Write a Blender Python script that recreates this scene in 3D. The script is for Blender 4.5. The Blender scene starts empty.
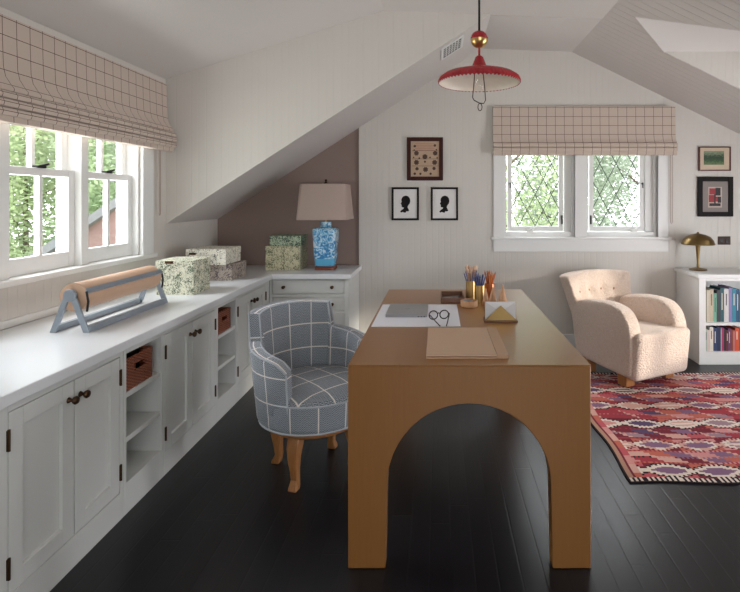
import bpy, bmesh, math, random
from mathutils import Vector, Matrix
random.seed(7)
S = bpy.context.scene
COL = S.collection
PI = math.pi

# ------------------------------------------------------------------ camera
FPX, VPX, VPY, CAMZ = 520.0, 438.0, 199.0, 1.36
cam_d = bpy.data.cameras.new('camera')
cam_d.sensor_fit = 'HORIZONTAL'
cam_d.sensor_width = 36.0
cam_d.lens = FPX / 740 * 36
cam_d.shift_x = (370 - VPX) / 740
cam_d.shift_y = -(296 - VPY) / 740
cam_d.clip_start = 0.02
cam = bpy.data.objects.new('camera', cam_d)
cam.location = (0, 0, CAMZ)
cam.rotation_euler = (PI / 2, 0, 0)
COL.objects.link(cam)
S.camera = cam

# ------------------------------------------------------------------ world
w = bpy.data.worlds.new('sky')
S.world = w
w.use_nodes = True
bg = w.node_tree.nodes['Background']
bg.inputs[0].default_value = (0.92, 0.96, 1.0, 1)
bg.inputs[1].default_value = 3.2

# ------------------------------------------------------------------ sun, daylight through the visible windows, added fill lamps
def sun(name, d, energy, col, angle=0.02):
    l = bpy.data.lights.new(name, 'SUN'); l.energy = energy; l.color = col; l.angle = angle
    o = bpy.data.objects.new(name, l); COL.objects.link(o)
    o.rotation_euler = Vector(d).to_track_quat('-Z', 'Y').to_euler()
    return o
def area(name, loc, d, sx, sy, energy, col=(1, 1, 1)):
    l = bpy.data.lights.new(name, 'AREA'); l.shape = 'RECTANGLE'; l.size = sx; l.size_y = sy
    l.energy = energy; l.color = col
    o = bpy.data.objects.new(name, l); COL.objects.link(o)
    o.location = loc
    o.rotation_euler = Vector(d).to_track_quat('-Z', 'Z' if abs(Vector(d).normalized().z) < .95 else 'Y').to_euler()
    return o
sun('sun', (-0.85, 0.42, -0.22), 2.2, (1.0, 0.92, 0.80), 0.06)
area('daylight_left_window', (-3.0, 2.7, 2.95), (1.0, 0.0, -0.75), 2.4, 1.0, 120, (0.90, 0.95, 1.0))
area('daylight_back_window', (1.3, 6.0, 3.0), (0.0, -1.0, -0.72), 2.0, 1.0, 90, (0.92, 0.96, 1.0))
area('ceiling_fill_left', (-3.2, 2.6, 0.1), (1.0, 0.0, 1.15), 2.6, 1.2, 175, (0.97, 0.98, 1.0))  # lamp added below the sill, standing in for bounce to brighten the ceiling
area('fill_right', (3.75, 2.3, 1.05), (-1.0, 0.05, 0.45), 2.2, 0.8, 46, (0.97, 0.97, 1.0))  # added lamp at an unseen opening, lights armchair, rug and left side
area('fill_rear', (0.6, -2.32, 1.35), (0.0, 1.0, 0.35), 2.4, 1.4, 11, (1.0, 0.95, 0.89))  # fill lamp added behind the camera for surfaces facing it
area('fill_dormer', (3.28, 3.50, 2.05), (-1.0, 0.0, 0.1), 0.6, 0.5, 1.6, (0.95, 0.97, 1.0))  # added lamp inside the dormer; the wall behind it is closed

S.view_settings.view_transform = 'Standard'
S.view_settings.look = 'None'
S.view_settings.gamma = 1
S.view_settings.exposure = 0.72
S.view_settings.use_curve_mapping = False
S.cycles.use_denoising = True
S.cycles.max_bounces = 10
S.cycles.diffuse_bounces = 6
S.cycles.sample_clamp_indirect = 6
S.cycles.caustics_reflective = False
S.cycles.caustics_refractive = False

# ------------------------------------------------------------------ helpers: materials
def lin(c):
    return tuple((v / 12.92 if v <= 0.04045 else ((v + 0.055) / 1.055) ** 2.4) for v in (x / 255 for x in c)) + (1,)
MATS = {}
class NT:
    def __init__(s, name):
        s.m = bpy.data.materials.new(name); s.m.use_nodes = True
        s.t = s.m.node_tree; s.b = s.t.nodes['Principled BSDF']
    def n(s, typ, **kw):
        x = s.t.nodes.new(typ)
        for k, v in kw.items():
            if k.startswith('i_'):
                x.inputs[int(k[2:])].default_value = v
            else: setattr(x, k, v)
        return x
    def l(s, a, b): s.t.links.new(a, b)
    def math(s, op, a, b=None, c=None, clamp=False):
        x = s.n('ShaderNodeMath', operation=op); x.use_clamp = clamp
        for i, v in enumerate((a, b, c)):
            if v is None: continue
            if isinstance(v, (int, float)): x.inputs[i].default_value = v
            else: s.l(v, x.inputs[i])
        return x.outputs[0]
    def mix(s, f, a, b):
        x = s.n('ShaderNodeMix', data_type='RGBA')
        for i, v in ((0, f), (6, a), (7, b)):
            if isinstance(v, (int, float)): x.inputs[i].default_value = v
            elif isinstance(v, tuple): x.inputs[i].default_value = v
            else: s.l(v, x.inputs[i])
        return x.outputs[2]
    def coord(s, kind='Object'):
        return s.n('ShaderNodeTexCoord').outputs[kind]
    def xyz(s, v):
        x = s.n('ShaderNodeSeparateXYZ'); s.l(v, x.inputs[0]); return x.outputs
    def noise(s, v, scale, detail=2, dist=0.0, rough=.5):
        x = s.n('ShaderNodeTexNoise'); s.l(v, x.inputs['Vector'])
        x.inputs['Scale'].default_value = scale; x.inputs['Detail'].default_value = detail
        x.inputs['Distortion'].default_value = dist; x.inputs['Roughness'].default_value = rough
        return x.outputs[0]
    def scale(s, v, sc):
        x = s.n('ShaderNodeMapping'); s.l(v, x.inputs[0]); x.inputs[3].default_value = sc; return x.outputs[0]
    def ramp(s, f, stops):
        x = s.n('ShaderNodeValToRGB'); s.l(f, x.inputs[0])
        e = x.color_ramp.elements
        while len(e) > 1: e.remove(e[-1])
        e[0].position = stops[0][0]; e[0].color = stops[0][1]
        for p, c in stops[1:]:
            k = e.new(p); k.color = c
        return x.outputs[0]
    def bump(s, h, strength=.3, dist=.01):
        x = s.n('ShaderNodeBump'); x.inputs['Strength'].default_value = strength
        x.inputs['Distance'].default_value = dist; s.l(h, x.inputs['Height'])
        s.l(x.outputs[0], s.b.inputs['Normal'])
    def base(s, c):
        if isinstance(c, tuple): s.b.inputs['Base Color'].default_value = c
        else: s.l(c, s.b.inputs['Base Color'])
    def set(s, rough=None, metal=None, spec=None, sheen=None, coat=None):
        for k, v in (('Roughness', rough), ('Metallic', metal), ('Specular IOR Level', spec), ('Sheen Weight', sheen), ('Coat Weight', coat)):
            if v is not None: s.b.inputs[k].default_value = v

def plain(name, rgb, rough=.5, metal=0, spec=.5, var=.06, vs=30):
    if name in MATS: return MATS[name]
    t = NT(name); c = lin(rgb)
    n = t.noise(t.coord(), vs, 3)
    t.base(t.mix(n, tuple(v * (1 - var) for v in c[:3]) + (1,), tuple(min(1, v * (1 + var)) for v in c[:3]) + (1,)))
    t.set(rough, metal, spec); MATS[name] = t.m
    return t.m

def groove_mat(name, rgb, axis, pitch=.055, width=.07, rough=.5, depth=.004):
    t = NT(name); p = t.xyz(t.coord())[axis]
    f = t.math('FRACT', t.math('DIVIDE', p, pitch))
    d = t.math('ABSOLUTE', t.math('SUBTRACT', f, .5))
    h = t.math('DIVIDE', t.math('SUBTRACT', .5, d), width, clamp=True)
    c = lin(rgb); n = t.noise(t.coord(), 6, 2)
    t.base(t.mix(n, tuple(v * .97 for v in c[:3]) + (1,), c))
    t.set(rough); t.bump(h, .35 if axis != 1 or pitch < .07 else .8, depth)
    MATS[name] = t.m
    return t.m

def wood_mat(name, c1, c2, scale=(2, 30, 30), rough=.4, noise=6, spec=.5, bumps=.05):
    t = NT(name); v = t.scale(t.coord(), scale)
    n = t.noise(v, noise, 5, .6)
    t.base(t.ramp(n, [(.25, lin(c1)), (.75, lin(c2))]))
    t.set(rough, 0, spec); t.bump(n, bumps * .5, .002); MATS[name] = t.m
    return t.m

def plaid_mat(name, base1, base2, line, du, dv, lw, rough=.9, weave=400, zig=0):
    t = NT(name); uv = t.coord('UV'); x = t.xyz(uv)
    def ln(p, d):
        f = t.math('FRACT', t.math('DIVIDE', p, d))
        return t.math('LESS_THAN', t.math('ABSOLUTE', t.math('SUBTRACT', f, .5)), lw / d / 2)
    m = t.math('MAXIMUM', ln(x[0], du), ln(x[1], dv))
    if zig:
        tri = t.math('PINGPONG', x[0], .011)
        ph = t.math('FRACT', t.math('DIVIDE', t.math('ADD', x[1], tri), .0085))
        n = t.math('GREATER_THAN', ph, .5)
    else:
        n = t.noise(uv, weave, 2)
    t.base(t.mix(m, t.mix(n, lin(base1), lin(base2)), lin(line)))
    t.set(rough, sheen=.15, spec=.2); t.bump(t.noise(uv, weave, 2), .2, .002); MATS[name] = t.m
    return t.m

def toile_mat(name, paper, ink, sc=55, th=.50):
    t = NT(name); v = t.coord()
    n = t.noise(v, sc, 3, 1.8, .6)
    n2 = t.noise(v, sc * .35, 2)
    s = t.math('ADD', n, t.math('MULTIPLY', t.math('SUBTRACT', n2, .5), .35))
    f = t.math('MULTIPLY', t.math('SUBTRACT', s, th), 14, clamp=True)
    t.base(t.mix(f, lin(paper), lin(ink))); t.set(.6); MATS[name] = t.m
    return t.m

def glass_mat():
    t = NT('window_glass'); nt = t.t
    tr = t.n('ShaderNodeBsdfTransparent'); gl = t.n('ShaderNodeBsdfGlossy'); gl.inputs['Roughness'].default_value = .02
    mx = t.n('ShaderNodeMixShader'); mx.inputs[0].default_value = .06
    t.l(tr.outputs[0], mx.inputs[1]); t.l(gl.outputs[0], mx.inputs[2])
    t.l(mx.outputs[0], nt.nodes['Material Output'].inputs[0])
    return t.m

# ------------------------------------------------------------------ helpers: objects and meshes
def tag(o, label=None, cat=None, group=None, kind=None):
    if label: o['label'] = label
    if cat: o['category'] = cat
    if group: o['group'] = group
    if kind: o['kind'] = kind
    return o
def thing(name, label, cat, loc=(0, 0, 0), rz=0, group=None):
    o = bpy.data.objects.new(name, None); o.empty_display_size = .05
    COL.objects.link(o); o.location = loc; o.rotation_euler = (0, 0, rz)
    return tag(o, label, cat, group)
def root_of(o):
    while o.parent: o = o.parent
    return o

class MB:
    def __init__(s): s.bm = bmesh.new()
    def quad(s, pts, mi=0):
        f = s.bm.faces.new([s.bm.verts.new(p) for p in pts]); f.material_index = mi; return f
    def box(s, x0, x1, y0, y1, z0, z1, mi=0):
        if x0 > x1: x0, x1 = x1, x0
        if y0 > y1: y0, y1 = y1, y0
        if z0 > z1: z0, z1 = z1, z0
        v = [s.bm.verts.new(p) for p in ((x0, y0, z0), (x1, y0, z0), (x1, y1, z0), (x0, y1, z0), (x0, y0, z1), (x1, y0, z1), (x1, y1, z1), (x0, y1, z1))]
        for q in ((3, 2, 1, 0), (4, 5, 6, 7), (0, 1, 5, 4), (1, 2, 6, 5), (2, 3, 7, 6), (3, 0, 4, 7)):
            s.bm.faces.new([v[i] for i in q]).material_index = mi
        return s
    def prism(s, pts, off, mi=0):
        """closed prism: polygon pts (3D) extruded by the vector off"""
        off = Vector(off)
        a = [s.bm.verts.new(p) for p in pts]; b = [s.bm.verts.new(Vector(p) + off) for p in pts]
        n = len(pts)
        fs = [s.bm.faces.new(a), s.bm.faces.new(b[::-1])]
        for i in range(n): fs.append(s.bm.faces.new((a[i], b[i], b[(i + 1) % n], a[(i + 1) % n])))
        for f in fs: f.material_index = mi
        return s
    def loft(s, rings, close=True, caps=True, mi=0):
        R = [[s.bm.verts.new(p) for p in r] for r in rings]
        n = len(R[0])
        for a, b in zip(R, R[1:]):
            for i in range(n if close else n - 1):
                j = (i + 1) % n
                s.bm.faces.new((a[i], a[j], b[j], b[i])).material_index = mi
        if caps:
            s.bm.faces.new(R[0][::-1]).material_index = mi; s.bm.faces.new(R[-1]).material_index = mi
        return s
    def lathe(s, prof, c=(0, 0, 0), n=28, mi=0, sx=1, sy=1):
        cx, cy, cz = c; R = []
        for r, z in prof:
            if r < 1e-5: R.append([s.bm.verts.new((cx, cy, cz + z))])
            else: R.append([s.bm.verts.new((cx + sx * r * math.cos(2 * PI * i / n), cy + sy * r * math.sin(2 * PI * i / n), cz + z)) for i in range(n)])
        for a, b in zip(R, R[1:]):
            for i in range(n):
                j = (i + 1) % n
                if len(a) == 1 and len(b) == 1: continue
                if len(a) == 1: f = s.bm.faces.new((a[0], b[j], b[i]))
                elif len(b) == 1: f = s.bm.faces.new((a[i], a[j], b[0]))
                else: f = s.bm.faces.new((a[i], a[j], b[j], b[i]))
                f.material_index = mi
        return s
    def tube(s, pts, rad, n=8, closed=False, mi=0):
        pts = [Vector(p) for p in pts]; N = len(pts)
        if not isinstance(rad, (list, tuple)): rad = [rad] * N
        rings = []; ref = None
        for i, p in enumerate(pts):
            if closed: d = pts[(i + 1) % N] - pts[i - 1]
            else: d = pts[min(i + 1, N - 1)] - pts[max(i - 1, 0)]
            d.normalize()
            if ref is None: ref = Vector((0, 0, 1)) if abs(d.z) < .9 else Vector((1, 0, 0))
            u = d.cross(ref)
            if u.length < 1e-4: u = d.orthogonal()
            u.normalize(); v = d.cross(u); v.normalize(); ref = -v if (-v).dot(ref) > 0 else v
            rings.append([p + rad[i] * (math.cos(2 * PI * k / n) * u + math.sin(2 * PI * k / n) * v) for k in range(n)])
        if closed: rings.append(rings[0]); s.loft(rings, caps=False, mi=mi); bmesh.ops.remove_doubles(s.bm, verts=s.bm.verts, dist=1e-6)
        else: s.loft(rings, mi=mi)
        return s
    def rod(s, a, b, r, n=10, mi=0, r2=None):
        return s.tube([a, b], [r, r if r2 is None else r2], n, mi=mi)
    def build(s, name, mat, parent=None, smooth=False, bevel=0, seg=2, local=False, uv=None, sub=0, origin=None, sharp=35):
        bm = s.bm
        bmesh.ops.recalc_face_normals(bm, faces=bm.faces[:])
        if parent is not None:
            off = Vector((0, 0, 0)) if local else Vector(root_of(parent).location)
        elif origin is not None: off = Vector(origin)
        else:
            xs = [v.co for v in bm.verts]
            lo = [min(c[i] for c in xs) for i in range(3)]; hi = [max(c[i] for c in xs) for i in range(3)]
            off = Vector(((lo[0] + hi[0]) / 2, (lo[1] + hi[1]) / 2, lo[2]))
        if uv:
            L = bm.loops.layers.uv.new('UVMap')
            for f in bm.faces:
                f.normal_update()
                for l in f.loops: l[L].uv = uv(l.vert.co, f)
        if off.length > 0: bmesh.ops.translate(bm, verts=bm.verts[:], vec=-off)
        me = bpy.data.meshes.new(name)
        for f in bm.faces: f.smooth = smooth
        bm.to_mesh(me); bm.free()
        for m in (mat if isinstance(mat, (list, tuple)) else [mat]): me.materials.append(m)
        o = bpy.data.objects.new(name, me); COL.objects.link(o)
        if parent is not None:
            o.parent = parent
            o.location = (0, 0, 0)
        else: o.location = off
        if bevel:
            b = o.modifiers.new('bevel', 'BEVEL'); b.width = bevel; b.segments = seg; b.limit_method = 'ANGLE'; b.angle_limit = math.radians(40)
            b.harden_normals = False
        if sub:
            m = o.modifiers.new('sub', 'SUBSURF'); m.levels = sub; m.render_levels = sub
        if smooth and sharp and not sub:
            try: me.set_sharp_from_angle(angle=math.radians(sharp))
            except Exception: pass
        return o
def struct(o): o['kind'] = 'structure'; return o
def copy_tree(o, parent=None):
    c = o.copy(); COL.objects.link(c)
    if parent is not None: c.parent = parent
    for ch in list(o.children): copy_tree(ch, c)
    return c
def rectuv(co, f):
    n = f.normal
    if abs(n.z) >= max(abs(n.x), abs(n.y)): return (co.x, co.y)
    if abs(n.x) > abs(n.y): return (co.y, co.z)
    return (co.x, co.z)

# ------------------------------------------------------------------ materials
M = {}
M['wall'] = groove_mat('painted_beadboard', (208, 203, 196), 0, .055)
M['wall_y'] = groove_mat('painted_beadboard_side', (208, 203, 196), 1, .055)
M['wall_flat'] = plain('painted_plaster', (206, 201, 195), .6, var=.02, vs=4)
M['taupe'] = plain('taupe_paint', (141, 121, 113), .65, var=.03, vs=4)
M['ceil'] = groove_mat('painted_boards', (208, 201, 198), 1, .075, .05, .40, .005)
M['ceil_flat'] = plain('ceiling_paint', (208, 202, 198), .6, var=.02, vs=3)
M['trim'] = plain('white_trim_paint', (224, 224, 222), .4, var=.02)
M['cab'] = plain('cabinet_paint', (206, 207, 204), .42, var=.02, vs=5)
M['top'] = plain('worktop_paint', (218, 220, 222), .28, var=.02, vs=5)
M['black'] = plain('black_metal', (28, 26, 25), .4, .6)
M['bronze'] = plain('dark_bronze', (74, 54, 38), .35, .9)
M['brass'] = plain('brass', (200, 166, 108), .30, 1.0)
M['oldbrass'] = plain('aged_brass', (132, 110, 72), .32, 1.0, var=.15, vs=12)
M['steel'] = plain('grey_steel', (152, 162, 172), .4, .5)
M['lead'] = plain('lead_came', (78, 82, 86), .5, .7)
M['glass'] = glass_mat()
M['desk'] = wood_mat('honey_oak_veneer', (140, 93, 44), (146, 99, 48), (18, 18, 1.2), .30, 5, .85)
M['leg'] = wood_mat('golden_oak', (140, 92, 52), (164, 114, 68), (20, 20, 3), .35, 5)
M['walnut'] = wood_mat('walnut', (92, 54, 32), (116, 74, 44), (4, 30, 30), .4)
M['beech'] = wood_mat('beech', (178, 132, 94), (200, 156, 118), (20, 20, 4), .45)
M['blind'] = plaid_mat('checked_linen', (192, 175, 162), (204, 188, 176), (92, 70, 60), .080, .080, .0034)
M['tweed'] = plaid_mat('blue_herringbone', (88, 96, 106), (168, 174, 180), (226, 220, 214), .140, .128, .0062, zig=1)
M['piping'] = plain('pale_piping', (176, 182, 190), .8)
M['shade'] = plain('lamp_linen', (172, 154, 144), .9, var=.05, vs=120)
M['kraft'] = plain('kraft_paper', (198, 163, 136), .6, var=.03)
M['paper'] = plain('white_paper', (232, 233, 240), .6, var=.02)
M['folder'] = plain('tan_board', (196, 164, 136), .5, var=.02)
M['folder_dark'] = plain('tan_board_spine', (150, 118, 92), .5)
M['silver'] = plain('brushed_aluminium', (170, 172, 174), .35, .75)
M['wicker'] = None

t = NT('stained_floorboards')
xc = t.xyz(t.coord())
px = t.math('DIVIDE', xc[0], .083)
fx = t.math('FRACT', px); ix = t.math('FLOOR', px)
wn = t.n('ShaderNodeTexWhiteNoise', noise_dimensions='1D'); t.l(ix, wn.inputs['W'])
yy = t.math('ADD', t.math('DIVIDE', xc[1], 1.3), t.math('MULTIPLY', wn.outputs[0], 9.0))
fy = t.math('FRACT', yy)
wn2 = t.n('ShaderNodeTexWhiteNoise', noise_dimensions='2D')
cb = t.n('ShaderNodeCombineXYZ'); t.l(ix, cb.inputs[0]); t.l(t.math('FLOOR', yy), cb.inputs[1]); t.l(cb.outputs[0], wn2.inputs[0])
g = t.math('MINIMUM', t.math('MULTIPLY', t.math('MINIMUM', fx, t.math('SUBTRACT', 1.0, fx)), 18, clamp=True),
           t.math('MULTIPLY', t.math('MINIMUM', fy, t.math('SUBTRACT', 1.0, fy)), 300, clamp=True))
gr = t.noise(t.scale(t.coord(), (60, 2, 1)), 4, 4)
t.base(t.mix(t.math('MULTIPLY', t.math('ADD', wn2.outputs[0], gr), .5), lin((13, 13, 16)), lin((24, 24, 29))))
t.l(t.math('ADD', .26, t.math('MULTIPLY', gr, .16)), t.b.inputs['Roughness'])
t.set(spec=.38); t.bump(t.math('ADD', g, t.math('MULTIPLY', gr, .12)), .22, .002)
M['floor'] = t.m

t = NT('sherpa_wool')
v = t.coord(); n = t.noise(v, 75, 3, 1.2)
t.base(t.mix(n, lin((206, 180, 162)), lin((240, 222, 206)))); t.set(.95, spec=.15, sheen=.4); t.bump(n, 1.0, .02)
M['sherpa'] = t.m
t = NT('woven_wicker')
xc = t.xyz(t.coord())
a = t.math('SIGN', t.math('SINE', t.math('MULTIPLY', t.math('ADD', xc[0], xc[1]), 210)))
h = t.math('SINE', t.math('ADD', t.math('MULTIPLY', xc[2], 460), t.math('MULTIPLY', a, 1.57)))
t.base(t.mix(t.math('ADD', t.math('MULTIPLY', h, .5), .5), lin((112, 56, 36)), lin((168, 98, 68)))); t.set(.6); t.bump(h, .8, .004)
M['wicker'] = t.m
t = NT('blue_white_porcelain')
v = t.coord(); n = t.noise(v, 26, 2, 1.6); n2 = t.noise(v, 9, 1)
z = t.xyz(v)[2]
body = t.ramp(t.math('ADD', n, t.math('MULTIPLY', t.math('SUBTRACT', n2, .5), .5)), [(.40, lin((62, 132, 190))), (.46, lin((112, 178, 216))), (.54, lin((168, 210, 228))), (.66, lin((206, 226, 236)))])
band = t.math('LESS_THAN', z, .095)
t.base(t.mix(band, body, lin((92, 172, 212)))); t.set(.12, coat=.5)
M['vase'] = t.m
def leafy(name, c1, c2):
    t = NT(name); n = t.noise(t.coord(), 3, 2)
    c = t.mix(n, lin(c1), lin(c2)); t.base(c); t.set(.7, spec=.2)
    tl = t.n('ShaderNodeBsdfTranslucent'); t.l(c, tl.inputs[0])
    mx = t.n('ShaderNodeMixShader'); mx.inputs[0].default_value = .4
    t.l(t.b.outputs[0], mx.inputs[1]); t.l(tl.outputs[0], mx.inputs[2]); t.l(mx.outputs[0], t.t.nodes['Material Output'].inputs[0])
    return t.m
M['leafA'] = leafy('pale_leaves', (124, 146, 100), (190, 200, 164))
M['leafB'] = leafy('green_leaves', (122, 146, 106), (178, 194, 156))
M['leafC'] = leafy('silver_leaves', (112, 130, 108), (190, 198, 182))
M['bark'] = plain('bark', (92, 78, 66), .9, var=.2)

# ================================================================== ROOM SHELL
XL, YB = -2.0, 4.70
XR, YR = 3.6, -2.2
SL, SR = 0.645, 0.49
def zl(x): return 1.178 + SL * (x - XL)
def zr(x): return 2.69 - SR * (x - 1.21)
def zf(x): return 2.745 - .034 * (x + .4)          # the nearly flat ceiling
def zd(x): return 2.24 + .315 * (x - XL)           # sloped ceiling over the left dormer
XF = (2.745 - .0136 - 1.178 + SL * XL) / (SL + .034)   # left slope meets the flat ceiling
XD = (2.745 - .0136 - 2.24 + .315 * XL) / (.315 + .034)
def ztop(x):
    if x < XF: return zl(x)
    if x < 1.21: return zf(x)
    return zr(x)

b = MB(); b.box(XL - .2, XR + .2, YR - .2, YB + .2, -.12, 0)
struct(b.build('floor', M['floor']))

# back wall with its two window openings; painted taupe left of the worktop's end
OP = [(.597, 1.235, 1.016, 1.99), (1.335, 1.985, 1.016, 1.99)]
b = MB()
xs = sorted({XL, -.715, XF, .597, 1.21, 1.235, 1.335, 1.985, XR})
for x0, x1 in zip(xs, xs[1:]):
    y0 = YB if x0 >= -.72 else YB + .02
    mi = 0 if x0 >= -.72 else 1
    op = [o for o in OP if o[0] <= x0 + 1e-6 and x1 <= o[1] + 1e-6]
    zz = [(0, None)]
    if op:
        b.prism([(x0, y0, 0), (x1, y0, 0), (x1, y0, op[0][2]), (x0, y0, op[0][2])], (0, .16, 0), mi)
        b.prism([(x0, y0, op[0][3]), (x1, y0, op[0][3]), (x1, y0, ztop(x1) + .03), (x0, y0, ztop(x0) + .03)], (0, .16, 0), mi)
    else:
        e = .03
        b.prism([(x0, y0, 0), (x1, y0, 0), (x1, y0, ztop(x1) + e), (x0, y0, ztop(x0) + e)], (0, .16, 0), mi)
struct(b.build('wall_back', [M['wall'], M['taupe']], origin=(0, 0, 0)))

# left wall: high under the dormer, a knee wall beyond it
WY0, WY1, WZ0, WZ1 = 1.84, 3.49, .985, 2.03
YC = 3.82
b = MB()
b.box(XL - .16, XL, YR - .2, WY0, 0, 2.30)
b.box(XL - .16, XL, WY0, WY1, 0, WZ0 - .012)
b.box(XL - .16, XL, WY0, WY1, WZ1, 2.30)
b.box(XL - .16, XL, WY1, YC, 0, 2.30)
b.box(XL - .16, XL, YC, YB + .2, 0, 1.21)
struct(b.build('wall_left', M['wall_y'], origin=(0, 0, 0)))
# cheek wall of the dormer, facing the camera
b = MB()
b.prism([(XL - .16, YC, zl(XL - .16)), (XL - .16, YC, 2.3), (XL, YC, 2.27), (XD, YC, zf(XD) + .02), (XF, YC, zf(XF) + .02), (XF, YC, zl(XF))], (0, .029, 0))
struct(b.build('wall_dormer', M['wall'], origin=(0, 0, 0)))
# right and rear walls (beside and behind the camera), each with an opening added for light
b = MB()
b.box(XR, XR + .15, YR - .2, 1.2, 0, 1.6); b.box(XR, XR + .15, 3.4, YB + .2, 0, 1.6)
b.box(XR, XR + .15, 1.2, 3.4, 0, .6); b.box(XR, XR + .15, 1.2, 3.4, 1.45, 1.6)
struct(b.build('wall_right', M['wall_y'], origin=(0, 0, 0)))
b = MB()
def wseg(x0, x1, z0, z1a, z1b): b.prism([(x0, YR, z0), (x1, YR, z0), (x1, YR, z1b), (x0, YR, z1a)], (0, -.15, 0))
wseg(XL - .16, -.6, 0, 2.24, 2.76); wseg(1.8, XR, 0, zr(1.8) + .03, zr(XR) + .03)
wseg(-.6, 1.8, 0, .6, .6); wseg(-.6, 1.21, 2.1, 2.78, 2.72); wseg(1.21, 1.8, 2.1, 2.72, zr(1.8) + .03)
struct(b.build('wall_rear', M['wall'], origin=(0, 0, 0)))

# ceilings
TH = .10
def slab(b, pts): b.prism(pts, (0, 0, TH))
b = MB()
slab(b, [(XL - .16, YR - .2, zd(XL - .16)), (XD, YR - .2, zd(XD)), (XD, YC + .02, zd(XD)), (XL - .16, YC + .02, zd(XL - .16))])
slab(b, [(XD, YR - .2, zf(XD)), (1.21, YR - .2, 2.69), (1.21, YC + .02, 2.69), (XD, YC + .02, zf(XD))])
slab(b, [(XF, YC + .03, zf(XF)), (1.21, YC + .03, 2.69), (1.21, YB + .1, 2.69), (XF, YB + .1, zf(XF))])
slab(b, [(XL - .16, YC + .03, zl(XL - .16)), (XF, YC + .03, zl(XF)), (XF, YB + .1, zl(XF)), (XL - .16, YB + .1, zl(XL - .16))])
struct(b.build('ceiling', M['ceil_flat'], origin=(0, 0, 0)))
A = (1.36, 3.59); F = (1.686, 3.88); N = (1.88, 3.126); XE = 3.3
def R(x, y): return (x, y, zr(x))
b = MB()
slab(b, [R(1.21, YR - .2), R(XR + .15, YR - .2), R(XR + .15, N[1]), R(1.21, N[1])])
slab(b, [R(1.21, F[1]), R(XR + .15, F[1]), R(XR + .15, YB + .1), R(1.21, YB + .1)])
slab(b, [R(1.21, N[1]), R(*N), R(*A)]); slab(b, [R(1.21, N[1]), R(*A), R(1.21, F[1])]); slab(b, [R(1.21, F[1]), R(*A), R(*F)])
slab(b, [R(XE, N[1]), R(XR + .15, N[1]), R(XR + .15, F[1]), R(XE, F[1])])
struct(b.build('ceiling_right', M['ceil'], origin=(0, 0, 0)))
# small gabled dormer in the right slope
zA, zF, zN = zr(A[0]), zr(F[0]), zr(N[0])
b = MB()
b.prism([(A[0], A[1], zA), (F[0], F[1], zF), (XE + .1, F[1], zF), (XE + .1, A[1], zA)], (0, .0, .06))
b.prism([(A[0], A[1], zA), (N[0], N[1], zN), (XE + .1, N[1], zN), (XE + .1, A[1], zA)], (0, .0, .06))
struct(b.build('ceiling_dormer', M['ceil_flat'], origin=(0, 0, 0)))
b = MB()
b.prism([(F[0], F[1] - .004, zF + .006), (XE + .1, F[1] - .004, zr(XE + .1) + .006), (XE + .1, F[1] - .004, zF)], (0, .09, 0))
b.prism([(N[0], N[1] + .004, zN + .006), (XE + .1, N[1] + .004, zr(XE + .1) + .006), (XE + .1, N[1] + .004, zN)], (0, -.09, 0))
b.prism([(XE + .04, N[1], zr(XE)), (XE + .04, F[1], zr(XE)), (XE + .04, F[1], zF), (XE + .04, A[1], zA), (XE + .04, N[1], zN)], (.08, 0, 0))
struct(b.build('wall_cheek', M['wall'], origin=(0, 0, 0)))

# skirting along the back wall
b = MB(); b.box(-.69, XR, YB - .015, YB, 0, .14)
struct(b.build('baseboard_back', M['trim'], bevel=.004))
b = MB(); b.box(XL, XL + .012, 1.36, YB, .763, .80)
struct(b.build('trim_1', M['trim'], bevel=.003))

# ---------------------------------------------------------------- left sash window
win = thing('window_1', 'white double-hung sash windows in the left wall', 'window', (XL, WY0, WZ0)); win['kind'] = 'structure'
b = MB()
b.box(XL, XL + .022, WY1, WY1 + .13, WZ0 - .02, WZ1 + .13); b.box(XL, XL + .022, WY0 - .13, WY0, WZ0 - .02, WZ1 + .13)
b.box(XL, XL + .022, WY0, WY1, WZ1, WZ1 + .13)
b.build('window_casing', M['trim'], win, bevel=.004)
b = MB(); b.box(XL - .16, XL + .035, WY0 - .16, WY1 + .16, WZ0 - .03, WZ0)
b.build('window_sill', M['trim'], win, bevel=.006)
units = [(1.865, 2.375), (2.435, 2.925), (2.985, 3.475)]
b = MB()
for y0, y1 in ((WY0, 1.865), (2.375, 2.435), (2.925, 2.985), (3.475, WY1)):
    b.box(XL - .15, XL - .005, y0, y1, WZ0, WZ1)
b.box(XL - .15, XL - .005, WY0, WY1, WZ1 - .02, WZ1)
b.build('window_frame', M['trim'], win, bevel=.003)
def sash(x, y0, y1, z0, z1, bot):
    b = MB(); st = .045; d = .03
    b.box(x - d, x, y0, y0 + st, z0, z1); b.box(x - d, x, y1 - st, y1, z0, z1)
    b.box(x - d, x, y0 + st, y1 - st, z0, z0 + bot); b.box(x - d, x, y0 + st, y1 - st, z1 - .04, z1)
    ym = (y0 + y1) / 2
    b.box(x - d, x, ym - .011, ym + .011, z0 + bot, z1 - .04)
    o = b.build('sash', M['trim'], win, bevel=.003)
    g = MB(); g.box(x - d / 2 - .002, x - d / 2 + .002, y0 + st, y1 - st, z0 + bot, z1 - .04)
    g.build('pane', M['glass'], o)
    return o
for y0, y1 in units:
    lo = sash(XL - .045, y0, y1, WZ0, 1.52, .085)
    sash(XL - .085, y0, y1, 1.48, WZ1 - .02, .04)
    b = MB(); ym = (y0 + y1) / 2
    b.box(XL - .07, XL - .04, ym - .03, ym + .03, 1.52, 1.532); b.rod((XL - .055, ym, 1.53), (XL - .03, ym + .035, 1.542), .006)
    b.build('sash_lock', M['black'], lo)

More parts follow.
